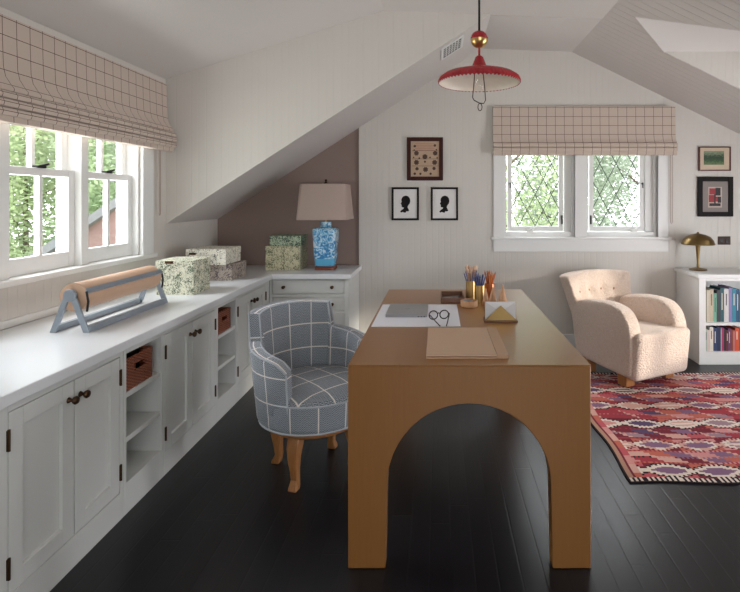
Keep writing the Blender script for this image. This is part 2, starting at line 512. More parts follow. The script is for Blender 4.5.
# ---------------------------------------------------------------- back casement windows with leaded panes
for k, (x0, x1, z0, z1) in enumerate(OP):
    wn_ = thing('window_%d' % (k + 2), ('left' if k == 0 else 'right') + ' leaded casement window in the back wall', 'window', ((x0 + x1) / 2, YB, z0)); wn_['kind'] = 'structure'
    b = MB(); r = .022
    b.box(x0, x0 + r, YB + .02, YB + .15, z0, z1); b.box(x1 - r, x1, YB + .02, YB + .15, z0, z1)
    b.box(x0 + r, x1 - r, YB + .02, YB + .15, z0, z0 + .045); b.box(x0 + r, x1 - r, YB + .02, YB + .15, z1 - .03, z1)
    b.build('window_frame', M['trim'], wn_, bevel=.003)
    a0, a1 = (x0 + .04, x1 - .09) if k == 0 else (x0 + .05, x1 - .10)
    if k == 0:
        b = MB(); b.box(x1 - .082, x1 - r, YB + .05, YB + .09, z0 + .045, z1 - .03); b.build('jamb', M['trim'], wn_, bevel=.002)
    else:
        b = MB(); b.box(x1 - .095, x1 - r, YB + .05, YB + .09, z0 + .045, z1 - .03); b.build('jamb', M['trim'], wn_, bevel=.002)
    b = MB(); s = .038; zb, zt = z0 + .05, z1 - .035; y = YB + .06
    b.box(a0, a0 + s, y, y + .035, zb, zt); b.box(a1 - s, a1, y, y + .035, zb, zt)
    b.box(a0 + s, a1 - s, y, y + .035, zb, zb + .045); b.box(a0 + s, a1 - s, y, y + .035, zt - s, zt)
    o = b.build('sash', M['trim'], wn_, bevel=.003)
    g0, g1, h0, h1 = a0 + s, a1 - s, zb + .045, zt - s
    b = MB(); b.box(g0, g1, y + .015, y + .019, h0, h1); b.build('pane', M['glass'], o)
    b = MB(); DX, DZ = .150, .285; cx = (g0 + g1) / 2; cz = 1.40
    for sgn in (1, -1):
        for i in range(-8, 9):
            # line: z - cz = sgn*DZ/DX*(x - cx - i*DX)
            xa, xb = g0, g1
            m = sgn * DZ / DX
            za = cz + m * (xa - cx - i * DX); zb2 = cz + m * (xb - cx - i * DX)
            pts = []
            (ax, az), (bx, bz) = (xa, za), (xb, zb2)
            if min(az, bz) >= h1 or max(az, bz) <= h0: continue
            def clipz(ax, az, bx, bz, lim, upper):
                if (az > lim) == upper and (bz > lim) != upper: t_ = (lim - az) / (bz - az); return ax + t_ * (bx - ax), lim, bx, bz
                if (bz > lim) == upper and (az > lim) != upper: t_ = (lim - az) / (bz - az); return ax, az, ax + t_ * (bx - ax), lim
                return ax, az, bx, bz
            ax, az, bx, bz = clipz(ax, az, bx, bz, h1, True)
            ax, az, bx, bz = clipz(ax, az, bx, bz, h0, False)
            if abs(bx - ax) < .005: continue
            b.rod((ax, y + .013, az), (bx, y + .013, bz), .0035, 6)
    b.build('leading', M['lead'], o)
    b = MB()
    hx = a1 - .012 if k == 0 else a0 + .012
    b.box(hx - .006, hx + .006, y - .012, y, 1.13, 1.21); b.build('hinge', M['black'], o)
    b = MB(); hx = a0 + .02 if k == 0 else a1 - .02
    b.rod((hx, y, 1.50), (hx, y - .03, 1.50), .006); b.rod((hx, y - .026, 1.51), (hx, y - .026, 1.46), .005); b.build('latch', M['black'], o)
    b = MB(); hx = (a0 + a1) / 2 - .05 + .2 * k
    b.box(hx - .03, hx + .03, y - .028, y - .008, z0 + .045, z0 + .065); b.rod((hx, y - .02, z0 + .06), (hx + .03, y - .04, z0 + .085), .006)
    b.build('window_crank', M['trim'], o)
tr = thing('trim_2', 'white casing around the pair of back windows', 'window trim', (1.29, YB, .9)); tr['kind'] = 'structure'
b = MB()
b.box(.50, .597, YB - .018, YB + .02, 1.016, 2.10); b.box(1.985, 2.075, YB - .018, YB + .02, 1.016, 2.10)
b.box(1.235, 1.335, YB - .018, YB + .02, 1.016, 1.99); b.box(.597, 1.985, YB - .018, YB + .02, 1.99, 2.10)
b.build('casing', M['trim'], tr, bevel=.003)
b = MB(); b.box(.48, 2.095, YB - .045, YB + .05, .995, 1.018); b.build('window_sill', M['trim'], tr, bevel=.004)
b = MB(); b.box(.50, 2.075, YB - .02, YB, .885, .995); b.build('apron', M['trim'], tr, bevel=.003)
# unseen windows added to light the room, right wall and rear wall: plain frames
b = MB()
for y in (1.2, 1.9, 2.65, 3.35): b.box(XR + .02, XR + .08, y, y + .05, .6, 1.45)
b.box(XR + .02, XR + .08, 1.2, 3.4, .6, .65); b.box(XR + .02, XR + .08, 1.2, 3.4, 1.40, 1.45)
o = b.build('window_4', M['trim']); struct(o)
b = MB()
for x in (-.6, .17, .97, 1.75): b.box(x, x + .05, YR - .09, YR - .03, .6, 2.1)
b.box(-.6, 1.8, YR - .09, YR - .03, .6, .65); b.box(-.6, 1.8, YR - .09, YR - .03, 2.05, 2.1)
o = b.build('window_5', M['trim']); struct(o)

# ================================================================== BUILT-IN CABINETS
XF_ = -1.345      # face plane of the left run
def hinge(parent, x, y, z, axis='y'):
    b = MB(); b.box(x - .004, x + .004, y - .006, y + .006, z - .032, z + .032); b.rod((x + .004, y, z - .034), (x + .004, y, z + .034), .0045, 8)
    return b.build('hinge', M['bronze'], parent)
def knob_x(parent, x, y, z):
    b = MB(); prof = [(.0, 0), (.011, 0), (.0095, .004), (.006, .010), (.0065, .016), (.013, .020), (.0155, .027), (.012, .033), (0, .036)]
    n = 16; rings = []
    for r, h in prof: rings.append([(x + h, y + max(r, .0004) * math.cos(2 * PI * i / n), z + max(r, .0004) * math.sin(2 * PI * i / n)) for i in range(n)])
    b.loft(rings); return b.build('knob', M['bronze'], parent, smooth=True)
def knob_y(parent, x, y, z):
    b = MB(); prof = [(.0, 0), (.011, 0), (.0095, .004), (.006, .010), (.0065, .016), (.012, .020), (.014, .026), (.011, .031), (0, .034)]
    n = 16; rings = []
    for r, h in prof: rings.append([(x + max(r, .0004) * math.cos(2 * PI * i / n), y - h, z + max(r, .0004) * math.sin(2 * PI * i / n)) for i in range(n)])
    b.loft(rings); return b.build('knob', M['bronze'], parent, smooth=True)
def door_x(parent, y0, y1, z0, z1, hinge_at, knob_at):
    g = .0025; y0 += g; y1 -= g; z0 += g; z1 -= g; x = XF_; st = .058; d = .022
    b = MB()
    b.box(x - d, x, y0, y0 + st, z0, z1); b.box(x - d, x, y1 - st, y1, z0, z1)
    b.box(x - d, x, y0 + st, y1 - st, z0, z0 + st); b.box(x - d, x, y0 + st, y1 - st, z1 - st, z1)
    o = b.build('door', M['cab'], parent, bevel=.0015)
    p = MB(); p.box(x - d + .002, x - .013, y0 + st, y1 - st, z0 + st, z1 - st); p.build('door_panel', M['cab'], o)
    hy = y0 - .003 if hinge_at == 0 else y1 + .003
    for hz in (z0 + .085, z1 - .085): hinge(o, x, hy, hz)
    knob_x(o, x, y0 + .028 if knob_at == 0 else y1 - .028, .627)
    return o
def cabinet(name, label, ys, y0, y1, group=None):
    """body from y0 to y1 with a pair of doors between ys[0], ys[1], ys[2]"""
    c = thing(name, label, 'cabinet', (-1.67, (y0 + y1) / 2, 0))
    b = MB(); x = XF_; zd0, zd1 = .115, .692
    b.box(x - .02, x, y0, ys[0], 0, .722); b.box(x - .02, x, ys[2], y1, 0, .722)
    b.box(x - .02, x, ys[0], ys[2], 0, zd0); b.box(x - .02, x, ys[0], ys[2], zd1, .722)
    b.box(-1.99, x - .02, y0, y0 + .014, 0, .722); b.box(-1.99, x - .02, y1 - .014, y1, 0, .722)
    b.box(-1.99, -1.975, y0 + .014, y1 - .014, 0, .722); b.box(-1.975, x - .024, y0 + .014, y1 - .014, .09, .11)
    b.build('body', M['cab'], c, bevel=.0012)
    door_x(c, ys[0], ys[1], zd0, zd1, 0, 1); door_x(c, ys[1], ys[2], zd0, zd1, 1, 0)
    return c
cabinet('base_cabinet', 'white two-door base cabinet nearest the camera under the paper roll', (1.626, 1.924, 2.20), 1.36, 2.222)
cabinet('base_cabinet', 'white two-door base cabinet between the two open shelf bays', (2.565, 2.85, 3.137), 2.547, 3.155)
cabinet('base_cabinet', 'white two-door base cabinet in the far corner beside the drawers', (3.49, 3.77, 4.055), 3.477, 4.148)
def shelf_unit(label, y0, y1, o0, o1):
    c = thing('open_shelf_unit', label, 'shelf unit', (-1.67, (y0 + y1) / 2, 0))
    x = XF_; b = MB()
    b.box(x - .02, x, y0, o0, 0, .722); b.box(x - .02, x, o1, y1, 0, .722)
    b.box(x - .02, x, o0, o1, 0, .135); b.box(x - .02, x, o0, o1, .692, .722)
    b.box(-1.70, x - .02, y0, y0 + .014, 0, .722); b.box(-1.70, x - .02, y1 - .014, y1, 0, .722)
    b.box(-1.70, -1.685, y0 + .014, y1 - .014, 0, .722)
    b.box(-1.685, x - .02, y0 + .014, y1 - .014, .115, .135)
    b.build('body', M['cab'], c, bevel=.0012)
    for z in (.315, .508):
        s = MB(); s.box(-1.684, x - .006, y0 + .016, y1 - .016, z - .011, z + .011)
        s.build('shelf', M['cab'], c, bevel=.0015)
    return c
shelf_unit('white open shelf bay holding the nearer and larger wicker basket', 2.224, 2.545, 2.245, 2.53)
shelf_unit('white open shelf bay farther from the camera with the small wicker basket', 3.157, 3.475, 3.18, 3.46)
# drawer unit along the back wall
c = thing('drawer_cabinet', 'white chest of drawers under the blue lamp in the far corner', 'drawers', (-1.02, 4.4, 0))
FY = 4.15
dx0, dx1 = -1.325, -.748
dz = [(.60, .715), (.468, .573), (.305, .446), (.115, .283)]
b = MB()
b.box(-1.343, dx0, FY, FY + .02, 0, .722); b.box(dx1, -.712, FY, FY + .02, 0, .722)
prev = .722
for z0, z1 in dz: b.box(dx0, dx1, FY, FY + .02, z1, prev); prev = z0
b.box(dx0, dx1, FY, FY + .02, 0, prev)
b.box(-1.343, -1.325, FY + .02, YB - .005, 0, .722); b.box(-.732, -.712, FY + .02, YB - .005, 0, .722)
b.box(-1.325, -.732, YB - .03, YB - .005, 0, .722)
b.build('body', M['cab'], c, bevel=.0012)
for z0, z1 in dz:
    g = .0025
    b = MB(); b.box(dx0 + g, dx1 - g, FY + .001, FY + .019, z0 + g, z1 - g)
    d = b.build('drawer', M['cab'], c, bevel=.003)
    m = MB(); a0, a1, c0, c1 = dx0 + .012, dx1 - .012, z0 + .012, z1 - .012
    for q in ((a0, a1, c0, c0 + .006), (a0, a1, c1 - .006, c1), (a0, a0 + .006, c0, c1), (a1 - .006, a1, c0, c1)): m.box(q[0], q[1], FY - .002, FY + .002, q[2], q[3])
    m.build('drawer_bead', M['cab'], d)
    for kx in (dx0 + .095, dx1 - .095): knob_y(d, kx, FY, (z0 + z1) / 2)
# worktop, one continuous L
b = MB()
b.prism([(XL + .012, 1.36, .723), (-1.315, 1.36, .723), (-1.315, 4.12, .723), (-.69, 4.12, .723), (-.69, YB - .002, .723), (XL + .012, YB - .002, .723)], (0, 0, .04))
tag(b.build('worktop', M['top'], bevel=.004), 'long white L-shaped worktop over the base cabinets', 'worktop')

# baskets
def basket(label, x0, x1, y0, y1, z0, z1):
    t_ = thing('wicker_basket', label, 'basket', ((x0 + x1) / 2, (y0 + y1) / 2, z0))
    hy = (y0 + y1) / 2; hw = .038; hz0, hz1 = z0 + (z1 - z0) * .55, z0 + (z1 - z0) * .80; th = .008
    b = MB()
    # front wall with hand hole
    b.box(x1 - th, x1, y0, hy - hw, z0, z1); b.box(x1 - th, x1, hy + hw, y1, z0, z1)
    b.box(x1 - th, x1, hy - hw, hy + hw, z0, hz0); b.box(x1 - th, x1, hy - hw, hy + hw, hz1, z1)
    b.box(x0, x0 + th, y0, y1, z0, z1); b.box(x0 + th, x1 - th, y0, y0 + th, z0, z1); b.box(x0 + th, x1 - th, y1 - th, y1, z0, z1)
    b.box(x0 + th, x1 - th, y0 + th, y1 - th, z0, z0 + th)
    b.build('basket_body', M['wicker'], t_, bevel=.002)
    r = MB(); r.tube([(x1 - .004, y0 + .004, z1), (x1 - .004, y1 - .004, z1), (x0 + .004, y1 - .004, z1), (x0 + .004, y0 + .004, z1)], .007, 8, closed=True)
    r.build('rim', M['wicker'], t_, smooth=True)
    h = MB(); h.tube([(x1 + .001, hy - hw, hz0), (x1 + .001, hy + hw, hz0), (x1 + .001, hy + hw, hz1), (x1 + .001, hy - hw, hz1)], .004, 6, closed=True)
    h.build('handle', M['wicker'], t_)
    return t_
basket('reddish wicker basket with hand hole on the upper shelf nearer the camera', -1.63, -1.357, 2.262, 2.47, .5195, .655)
basket('small brown wicker basket on the upper shelf of the farther bay', -1.60, -1.36, 3.21, 3.41, .5195, .645)
b = MB(); b.box(-1.60, -1.40, 2.29, 2.44, .53, .664)
tag(b.build('black_folder', M['black'], bevel=.003), 'black folder poking up from the nearer wicker basket', 'folder')

# ================================================================== ON THE WORKTOP
ZT = .763
# paper roll dispenser
d = thing('paper_roll_dispenser', 'grey metal wrapping paper dispenser with brown kraft roll by the window', 'paper dispenser', (-1.645, 2.66, ZT))
ax, az = -1.645, ZT + .165
for y in (2.325, 2.995):
    b = MB()
    for s_ in (-1, 1):
        b.prism([(ax + s_ * .012 - .013, y - .006, az), (ax + s_ * .012 + .013, y - .006, az), (ax + s_ * .075 + .014, y - .006, ZT), (ax + s_ * .075 - .014, y - .006, ZT)], (0, .012, 0))
    n = 20
    b.prism([(ax + .028 * math.cos(2 * PI * i / n), y - .008, az + .028 * math.sin(2 * PI * i / n)) for i in range(n)], (0, .016, 0))
    b.build('end_frame', M['steel'], d, bevel=.002)
for s_ in (-1, 1):
    b = MB(); b.box(ax + s_ * .075 - .012, ax + s_ * .075 + .012, 2.331, 2.989, ZT, ZT + .028); b.build('base_rail', M['steel'], d, bevel=.002)
b = MB(); n = 40; R0 = .064; rz_ = az - .012
b.loft([[(ax + R0 * math.cos(2 * PI * i / n), y, rz_ + R0 * math.sin(2 * PI * i / n)) for i in range(n)] for y in (2.35, 2.97)])
b.build('paper_roll', M['kraft'], d, smooth=True)
b = MB(); b.rod((ax, 2.334, rz_), (ax, 2.986, rz_), .016, 14); b.build('spindle', M['black'], d, smooth=True)
b = MB(); b.prism([(ax + .052, 2.345, az + .022), (ax + .058, 2.345, az + .030), (ax + .070, 2.345, az + .012), (ax + .064, 2.345, az + .004)], (0, .635, 0))
b.build('cutter_bar', M['steel'], d, bevel=.001)
for y in (2.342, 2.978):
    b = MB(); b.tube([(ax + .062, y, az + .016), (ax + .07, y, az - .03), (ax + .064, y, az - .075)], .005, 8); b.build('cutter_arm', M['black'], d, smooth=True)

# fabric-look storage boxes
M['toileA'] = toile_mat('green_toile_paper', (222, 220, 198), (86, 102, 76), 78, .50)
M['toileB'] = toile_mat('cream_toile_paper', (226, 222, 206), (100, 96, 90), 78, .53)
M['toileC'] = toile_mat('mauve_toile_paper', (170, 158, 146), (88, 74, 80), 60, .50)
M['toileD'] = toile_mat('olive_toile_paper', (204, 200, 168), (80, 84, 60), 78, .51)
M['toileE'] = toile_mat('dark_green_toile_paper', (176, 192, 164), (40, 66, 54), 60, .48)
def toile_box(label, x0, x1, y0, y1, z0, z1, m, lid=.4, holder=None, group=None):
    t_ = thing('storage_box', label, 'box', ((x0 + x1) / 2, (y0 + y1) / 2, z0), 0, group)
    zs = z1 - (z1 - z0) * lid
    b = MB(); b.box(x0 + .003, x1 - .003, y0 + .003, y1 - .003, z0, zs); b.build('box_base', M[m], t_, bevel=.002)
    b = MB(); b.box(x0, x1, y0, y1, zs, z1); b.build('lid', M[m], t_, bevel=.003)
    if holder:
        b = MB(); hx, hz = holder; b.box(hx - .025, hx + .025, y0 - .003, y0, hz - .008, hz + .008); b.build('label_holder', M['bronze'], t_)
toile_box('large green patterned box beside the paper roll on the worktop', -1.755, -1.517, 3.23, 3.47, ZT, ZT + .213, 'toileA', .45, (-1.67, ZT + .203))
toile_box('mauve patterned box under the cream patterned box', -1.80, -1.505, 3.80, 4.085, ZT, ZT + .118, 'toileC')
toile_box('cream patterned box on top of the mauve one', -1.83, -1.537, 3.77, 4.06, ZT + .118, ZT + .232, 'toileB', .4, (-1.78, ZT + .2))
toile_box('olive patterned box at the bottom of the three-box stack beside the lamp', -1.445, -1.155, 4.345, 4.60, ZT, ZT + .103, 'toileD', .35)
toile_box('olive patterned box in the middle of the three-box stack beside the lamp', -1.445, -1.155, 4.345, 4.60, ZT + .103, ZT + .203, 'toileD', .35)
toile_box('small dark green patterned box topping the stack beside the lamp', -1.415, -1.15, 4.36, 4.58, ZT + .203, ZT + .288, 'toileE', .4)

# blue and white table lamp
l = thing('table_lamp', 'blue and white porcelain table lamp with square taupe shade', 'lamp', (-.955, 4.43, ZT))
LX, LY = -.955, 4.43
def sqring(h, z, c, ch=.2):
    k = h * (1 - ch)
    return [(LX + x, LY + y, ZT + z) for x, y in ((-h, -k), (-k, -h), (k, -h), (h, -k), (h, k), (k, h), (-k, h), (-h, k))]
b = MB(); b.loft([sqring(.082, 0, 0), sqring(.082, .022, 0), sqring(.072, .030, 0)]); b.build('lamp_base', wood_mat('red_brown_wood', (96, 46, 28), (130, 66, 42), (8, 8, 30), .35), l, bevel=.002)
b = MB(); b.loft([sqring(.070, .03, 0), sqring(.078, .04, 0), sqring(.086, .12, 0), sqring(.096, .28, 0), sqring(.098, .335, 0), sqring(.09, .352, 0), sqring(.05, .362, 0)])
b.build('vase', M['vase'], l, bevel=.006, smooth=True)
b = MB(); b.lathe([(.048, .36), (.05, .366), (.046, .372), (.046, .40), (.05, .405), (0, .405)], (LX, LY, ZT), 24); b.build('neck', M['vase'], l, smooth=True)
b = MB(); b.rod((LX, LY, ZT + .40), (LX, LY, ZT + .73), .006); b.build('rod', M['brass'], l)
b = MB(); b.lathe([(0, .728), (.012, .73), (.014, .738), (.006, .744), (.012, .754), (.008, .764), (0, .766)], (LX, LY, ZT), 16); b.build('finial', M['bronze'], l, smooth=True)
b = MB()
zb_, zt_ = .425, .722
def shring(hx, hy, z):
    pts = []
    for cx, cy, a0 in ((1, 1, 0), (-1, 1, 90), (-1, -1, 180), (1, -1, 270)):
        for k in range(5):
            a = math.radians(a0 + k * 22.5); r = .03
            pts.append((LX + cx * (hx - r) + r * math.cos(a), LY + cy * (hy - r) + r * math.sin(a), ZT + z))
    return pts
b.loft([shring(.212, .18, zb_), shring(.188, .155, zt_), shring(.184, .151, zt_), shring(.208, .176, zb_), shring(.212, .18, zb_)], caps=False)
bmesh.ops.remove_doubles(b.bm, verts=b.bm.verts, dist=1e-5)
b.build('lamp_shade', M['shade'], l, smooth=True)
b = MB()
for dx_, dy_ in ((.184, 0), (-.184, 0), (0, .151), (0, -.151)): b.rod((LX, LY, ZT + .722), (LX + dx_, LY + dy_, ZT + .722), .003, 6)
b.build('shade_spider', M['brass'], l)

# ================================================================== DESK
DX0, DX1, DY0, DY1, DH = -.331, .5625, 1.912, 3.51, .75
desk = thing('desk', 'long honey brown wooden desk with arched end panels', 'desk', ((DX0 + DX1) / 2, (DY0 + DY1) / 2, 0))
TT = .055
b = MB(); b.box(DX0, DX1, DY0, DY1, DH - .005, DH); b.box(DX0 + .04, DX1 - .04, DY0 + .06, DY1 - .06, DH - TT, DH - .005); b.build('desktop', M['desk'], desk, bevel=.0015)
def arch_end(y0, y1, name='end_panel'):
    cx = .5 * (-.198 + .42) + .003; r = .302; zc = .305
    zt = DH - .005
    b = MB(); P = []
    n = 24
    P += [(DX0, 0), (cx - r - .006, 0), (cx - r, zc)]
    P += [(cx - r * math.cos(PI * i / n), zc + r * math.sin(PI * i / n)) for i in range(1, n)]
    P += [(cx + r, zc), (cx + r + .006, 0), (DX1, 0), (DX1, zt), (DX0, zt)]
    # split in convex strips: left leg, right leg, spandrel strips
    def pr(pts): b.prism([(x, y0, z) for x, z in pts], (0, y1 - y0, 0))
    b2 = MB()
    a = [b2.bm.verts.new((x, y0, z)) for x, z in P]; c_ = [b2.bm.verts.new((x, y1, z)) for x, z in P]
    f1 = b2.bm.faces.new(a); f2 = b2.bm.faces.new(c_[::-1])
    m = len(P)
    for i in range(m): b2.bm.faces.new((a[i], c_[i], c_[(i + 1) % m], a[(i + 1) % m]))
    b2.bm.normal_update(); bmesh.ops.triangulate(b2.bm, faces=[f1, f2], ngon_method='EAR_CLIP')
    b.bm.free()
    o = b2.build(name, M['desk'], desk)
    o.modifiers.new('bevel', 'BEVEL').width = .003
    o.modifiers['bevel'].limit_method = 'ANGLE'; o.modifiers['bevel'].angle_limit = math.radians(50)
    return o
arch_end(DY0, DY0 + .06); arch_end(DY1 - .06, DY1)
for x0, x1 in ((DX0, DX0 + .04), (DX1 - .04, DX1)):
    b = MB(); ya, yb = DY0 + .06, DY1 - .06; n = 24; P = []
    cy = (ya + yb) / 2; ry = (yb - ya) / 2; rz = .13; z0 = DH - TT - .19
    P = [(x0, ya, z0), (x0, ya, DH - .005), (x0, yb, DH - .005), (x0, yb, z0)] + [(x0, cy + ry * math.cos(PI * i / n), z0 + rz * math.sin(PI * i / n)) for i in range(1, n)]
    a = [b.bm.verts.new(p) for p in P]; c_ = [b.bm.verts.new((x1, p[1], p[2])) for p in P]
    f1 = b.bm.faces.new(a); f2 = b.bm.faces.new(c_[::-1])
    for i in range(len(P)): b.bm.faces.new((a[i], c_[i], c_[(i + 1) % len(P)], a[(i + 1) % len(P)]))
    b.bm.normal_update(); bmesh.ops.triangulate(b.bm, faces=[f1, f2], ngon_method='EAR_CLIP')
    b.build('side_apron', M['desk'], desk)

# ---------------------------------------------------------------- things on the desk
Z = DH
b = MB(); b.box(-.318, .108, 2.48, 2.995, Z, Z + .003); tag(b.build('paper_sheet', M['paper']), 'large white paper sheet under the laptop on the desk', 'paper')
# laptop
lp = thing('laptop', 'closed silver laptop lying on the white paper', 'laptop', (-.165, 2.80, Z + .003))
b = MB(); b.box(-.270, -.055, 2.665, 2.945, Z + .003, Z + .011); b.build('laptop_base', M['silver'], lp, bevel=.003)
b = MB(); b.box(-.270, -.055, 2.665, 2.945, Z + .0118, Z + .018); lid = b.build('laptop_lid', M['silver'], lp, bevel=.0025)
b = MB()
for y_, x_ in ((2.666, -.07), (2.666, -.085), (2.666, -.10)): b.box(x_ - .004, x_ + .004, 2.6635, 2.6655, Z + .005, Z + .009)
b.build('ports', M['black'], lp)
b = MB(); pts = []
for i in range(28):
    a = 2 * PI * i / 28; r = .0125 + .0015 * math.cos(2 * a) - (.004 if abs(math.sin(a) - 1) < .03 else 0) - (.005 if abs(a) < .35 or abs(a - 2 * PI) < .35 else 0)
    pts.append((-.163 + r * math.cos(a), 2.80 + r * math.sin(a), Z + .0181))
b.prism(pts, (0, 0, .0006)); b.prism([(-.163, 2.8145, Z + .0181), (-.158, 2.816, Z + .0181), (-.156, 2.822, Z + .0181), (-.161, 2.820, Z + .0181)], (0, 0, .0006))
b.build('emblem', plain('bright_chrome', (235, 236, 238), .25, .3), lid)
# glasses
g = thing('eyeglasses', 'black-rimmed eyeglasses resting on the white paper', 'glasses', (.0, 2.60, Z + .003))
def gl(p): return (p[0], p[1], Z + .003 + p[2])
ca, sa = math.cos(math.radians(14)), math.sin(math.radians(14))
def gp(x, y, z): return gl((.008 + .82 * (x * ca - y * sa), 2.60 + .95 * (x * sa + y * ca), z * .9))
for s_ in (-1, 1):
    b = MB(); b.tube([gp(s_ * .034 + .027 * math.cos(2 * PI * i / 20), .02, .027 + .0235 * math.sin(2 * PI * i / 20)) for i in range(20)], .0028, 6, closed=True)
    rim = b.build('rim', M['black'], g, smooth=True)
    n = 20; b = MB(); b.prism([gp(s_ * .034 + .025 * math.cos(2 * PI * i / n), .0195, .027 + .0215 * math.sin(2 * PI * i / n)) for i in range(n)], (0, .001, 0)); b.build('lens', M['glass'], rim)
    b = MB()
    if s_ > 0: b.tube([gp(.061, .02, .036), gp(.062, .0, .034), gp(.02, -.105, .010), gp(.008, -.13, .003)], [.0025, .0028, .0028, .003], 6)
    else: b.tube([gp(-.061, .02, .036), gp(-.062, .0, .034), gp(-.04, -.10, .012), gp(-.03, -.13, .003)], [.0025, .0028, .0028, .003], 6)
    b.build('temple', M['black'], g, smooth=True)
b = MB(); b.tube([gp(-.008, .02, .034), gp(0, .02, .038), gp(.008, .02, .034)], .0026, 6); b.build('bridge', M['black'], g)
# portfolio
f = thing('portfolio', 'tan portfolio lying at the near end of the desk', 'portfolio', (.115, 2.2, Z))
b = MB(); b.box(-.045, .225, 1.985, 2.413, Z, Z + .004); b.box(-.045, .225, 1.985, 2.413, Z + .010, Z + .014); b.build('cover', M['folder'], f, bevel=.001)
b = MB(); b.box(-.042, .225, 1.99, 2.408, Z + .004, Z + .010); b.build('pages', M['folder_dark'], f)
b = MB(); b.box(.2255, .270, 1.985, 2.413, Z, Z + .0155); b.build('spine', plain('tan_spine', (180, 146, 118), .5), f, bevel=.002)
# tray
tr_ = thing('desk_tray', 'dark wooden pen tray at the back of the desk', 'tray', (.09, 3.13, Z))
b = MB(); x0, x1, y0, y1 = .016, .155, 3.03, 3.26
b.box(x0, x1, y0, y1, Z, Z + .006)
b.box(x0, x0 + .006, y0, y1, Z + .006, Z + .032); b.box(x1 - .006, x1, y0, y1, Z + .006, Z + .032)
b.box(x0 + .006, x1 - .006, y0, y0 + .006, Z + .006, Z + .032); b.box(x0 + .006, x1 - .006, y1 - .006, y1, Z + .006, Z + .032)
b.build('tray_body', M['walnut'], tr_, bevel=.001)
for k, (xa, ya, xb, yb) in enumerate(((.03, 3.10, .12, 3.15), (.03, 3.14, .13, 3.19))):
    b = MB(); b.rod((xa, ya, Z + .012), (xb, yb, Z + .012), .006, 10)
    tag(b.build('silver_pen', M['silver'], smooth=True), ('nearer' if k == 0 else 'farther') + ' silver pen lying in the dark wooden tray', 'pen', 'pens in the tray')
# round clip dish
cd = thing('clip_dish', 'low round beech dish filled with paper clips', 'dish', (.178, 2.955, Z))
b = MB(); b.lathe([(0, 0), (.046, 0), (.050, .004), (.050, .034), (.046, .036), (.042, .033), (.042, .022), (0, .022)], (.178, 2.955, Z), 32); b.build('dish', M['beech'], cd, smooth=True)
b = MB()
for k in range(26):
    a = random.uniform(0, 2 * PI); r = random.uniform(0, .034); c_ = Vector((.178 + r * math.cos(a), 2.955 + r * math.sin(a), Z + .029 + random.uniform(0, .006))); d_ = Vector((random.uniform(-1, 1), random.uniform(-1, 1), random.uniform(-.2, .3))).normalized() * .009
    b.rod(c_ - d_, c_ + d_, .0014, 5)
o = b.build('paper_clips', M['steel'], cd); o['kind'] = 'stuff'
# brass cups and their pencils
def cup(label, x, y, r, h, m='brass'):
    b = MB(); b.lathe([(0, 0), (r, 0), (r, h), (r - .003, h), (r - .003, .006), (0, .006)], (x, y, Z), 32)
    return tag(b.build('pencil_cup', M[m], smooth=True), label, 'cup')
cup('taller brass pencil cup at the back holding pale paintbrushes', .200, 3.17, .030, .112)
cup('brass pencil cup in front holding dark blue pencils', .248, 3.085, .032, .100)
M['copper'] = plain('copper', (190, 120, 84), .3, 1.0)
cup('copper pencil cup holding orange pencils', .318, 3.20, .030, .092, 'copper')
cols = {'blue': [(58, 62, 104), (82, 86, 130), (40, 44, 78), (104, 104, 140)], 'orange': [(196, 104, 42), (176, 84, 34), (206, 124, 60)], 'pale': [(214, 178, 150), (226, 196, 170), (190, 140, 104)]}
def pencils(x, y, r, kind, n, L, name, label, cat, group):
    for k in range(n):
        a = 2 * PI * k / n + .3; rr = r * (.35 if k % 3 == 0 else .75)
        p0 = Vector((x - .3 * rr * math.cos(a), y - .3 * rr * math.sin(a), Z + .008))
        lean = .012 + .018 * random.random()
        p1 = Vector((x + (rr + lean * (rr / r)) * math.cos(a), y + (rr + lean * (rr / r)) * math.sin(a), Z + L + random.uniform(-.012, .012)))
        c = random.choice(cols[kind]); m = plain('%s_lacquer_%d' % (kind, cols[kind].index(c)), c, .4)
        d_ = (p1 - p0).normalized()
        t_ = thing(name, label, cat, tuple(p0), 0, group)
        if kind == 'pale':
            b = MB(); b.rod(p0, p1 - d_ * .03, .003, 8); b.build('handle', M['beech'], t_)
            b = MB(); b.tube([p1 - d_ * .03, p1 - d_ * .012, p1], [.004, .0065, .0015], 8); b.build('bristles', m, t_, smooth=True)
        else:
            b = MB(); b.rod(p0, p1 - d_ * .012, .0042, 6); b.build('barrel', m, t_)
            b = MB(); b.tube([p1 - d_ * .012, p1], [.0042, .0008], 6); b.build('tip', M['beech'] if kind == 'orange' else m, t_)
pencils(.203, 3.17, .024, 'pale', 12, .200, 'paintbrush', 'pale paintbrush standing in the taller brass cup', 'paintbrush', 'paintbrushes in the tall brass cup')
pencils(.200, 3.168, .030, 'blue', 9, .172, 'pencil', 'dark blue pencil standing among the paintbrushes in the taller brass cup', 'pencil', 'blue pencils in the tall brass cup')
pencils(.248, 3.085, .030, 'blue', 17, .162, 'pencil', 'dark blue pencil standing in the front brass cup', 'pencil', 'blue pencils in the brass cup')
pencils(.318, 3.20, .022, 'orange', 15, .165, 'pencil', 'orange pencil standing in the copper cup', 'pencil', 'orange pencils in the copper cup')
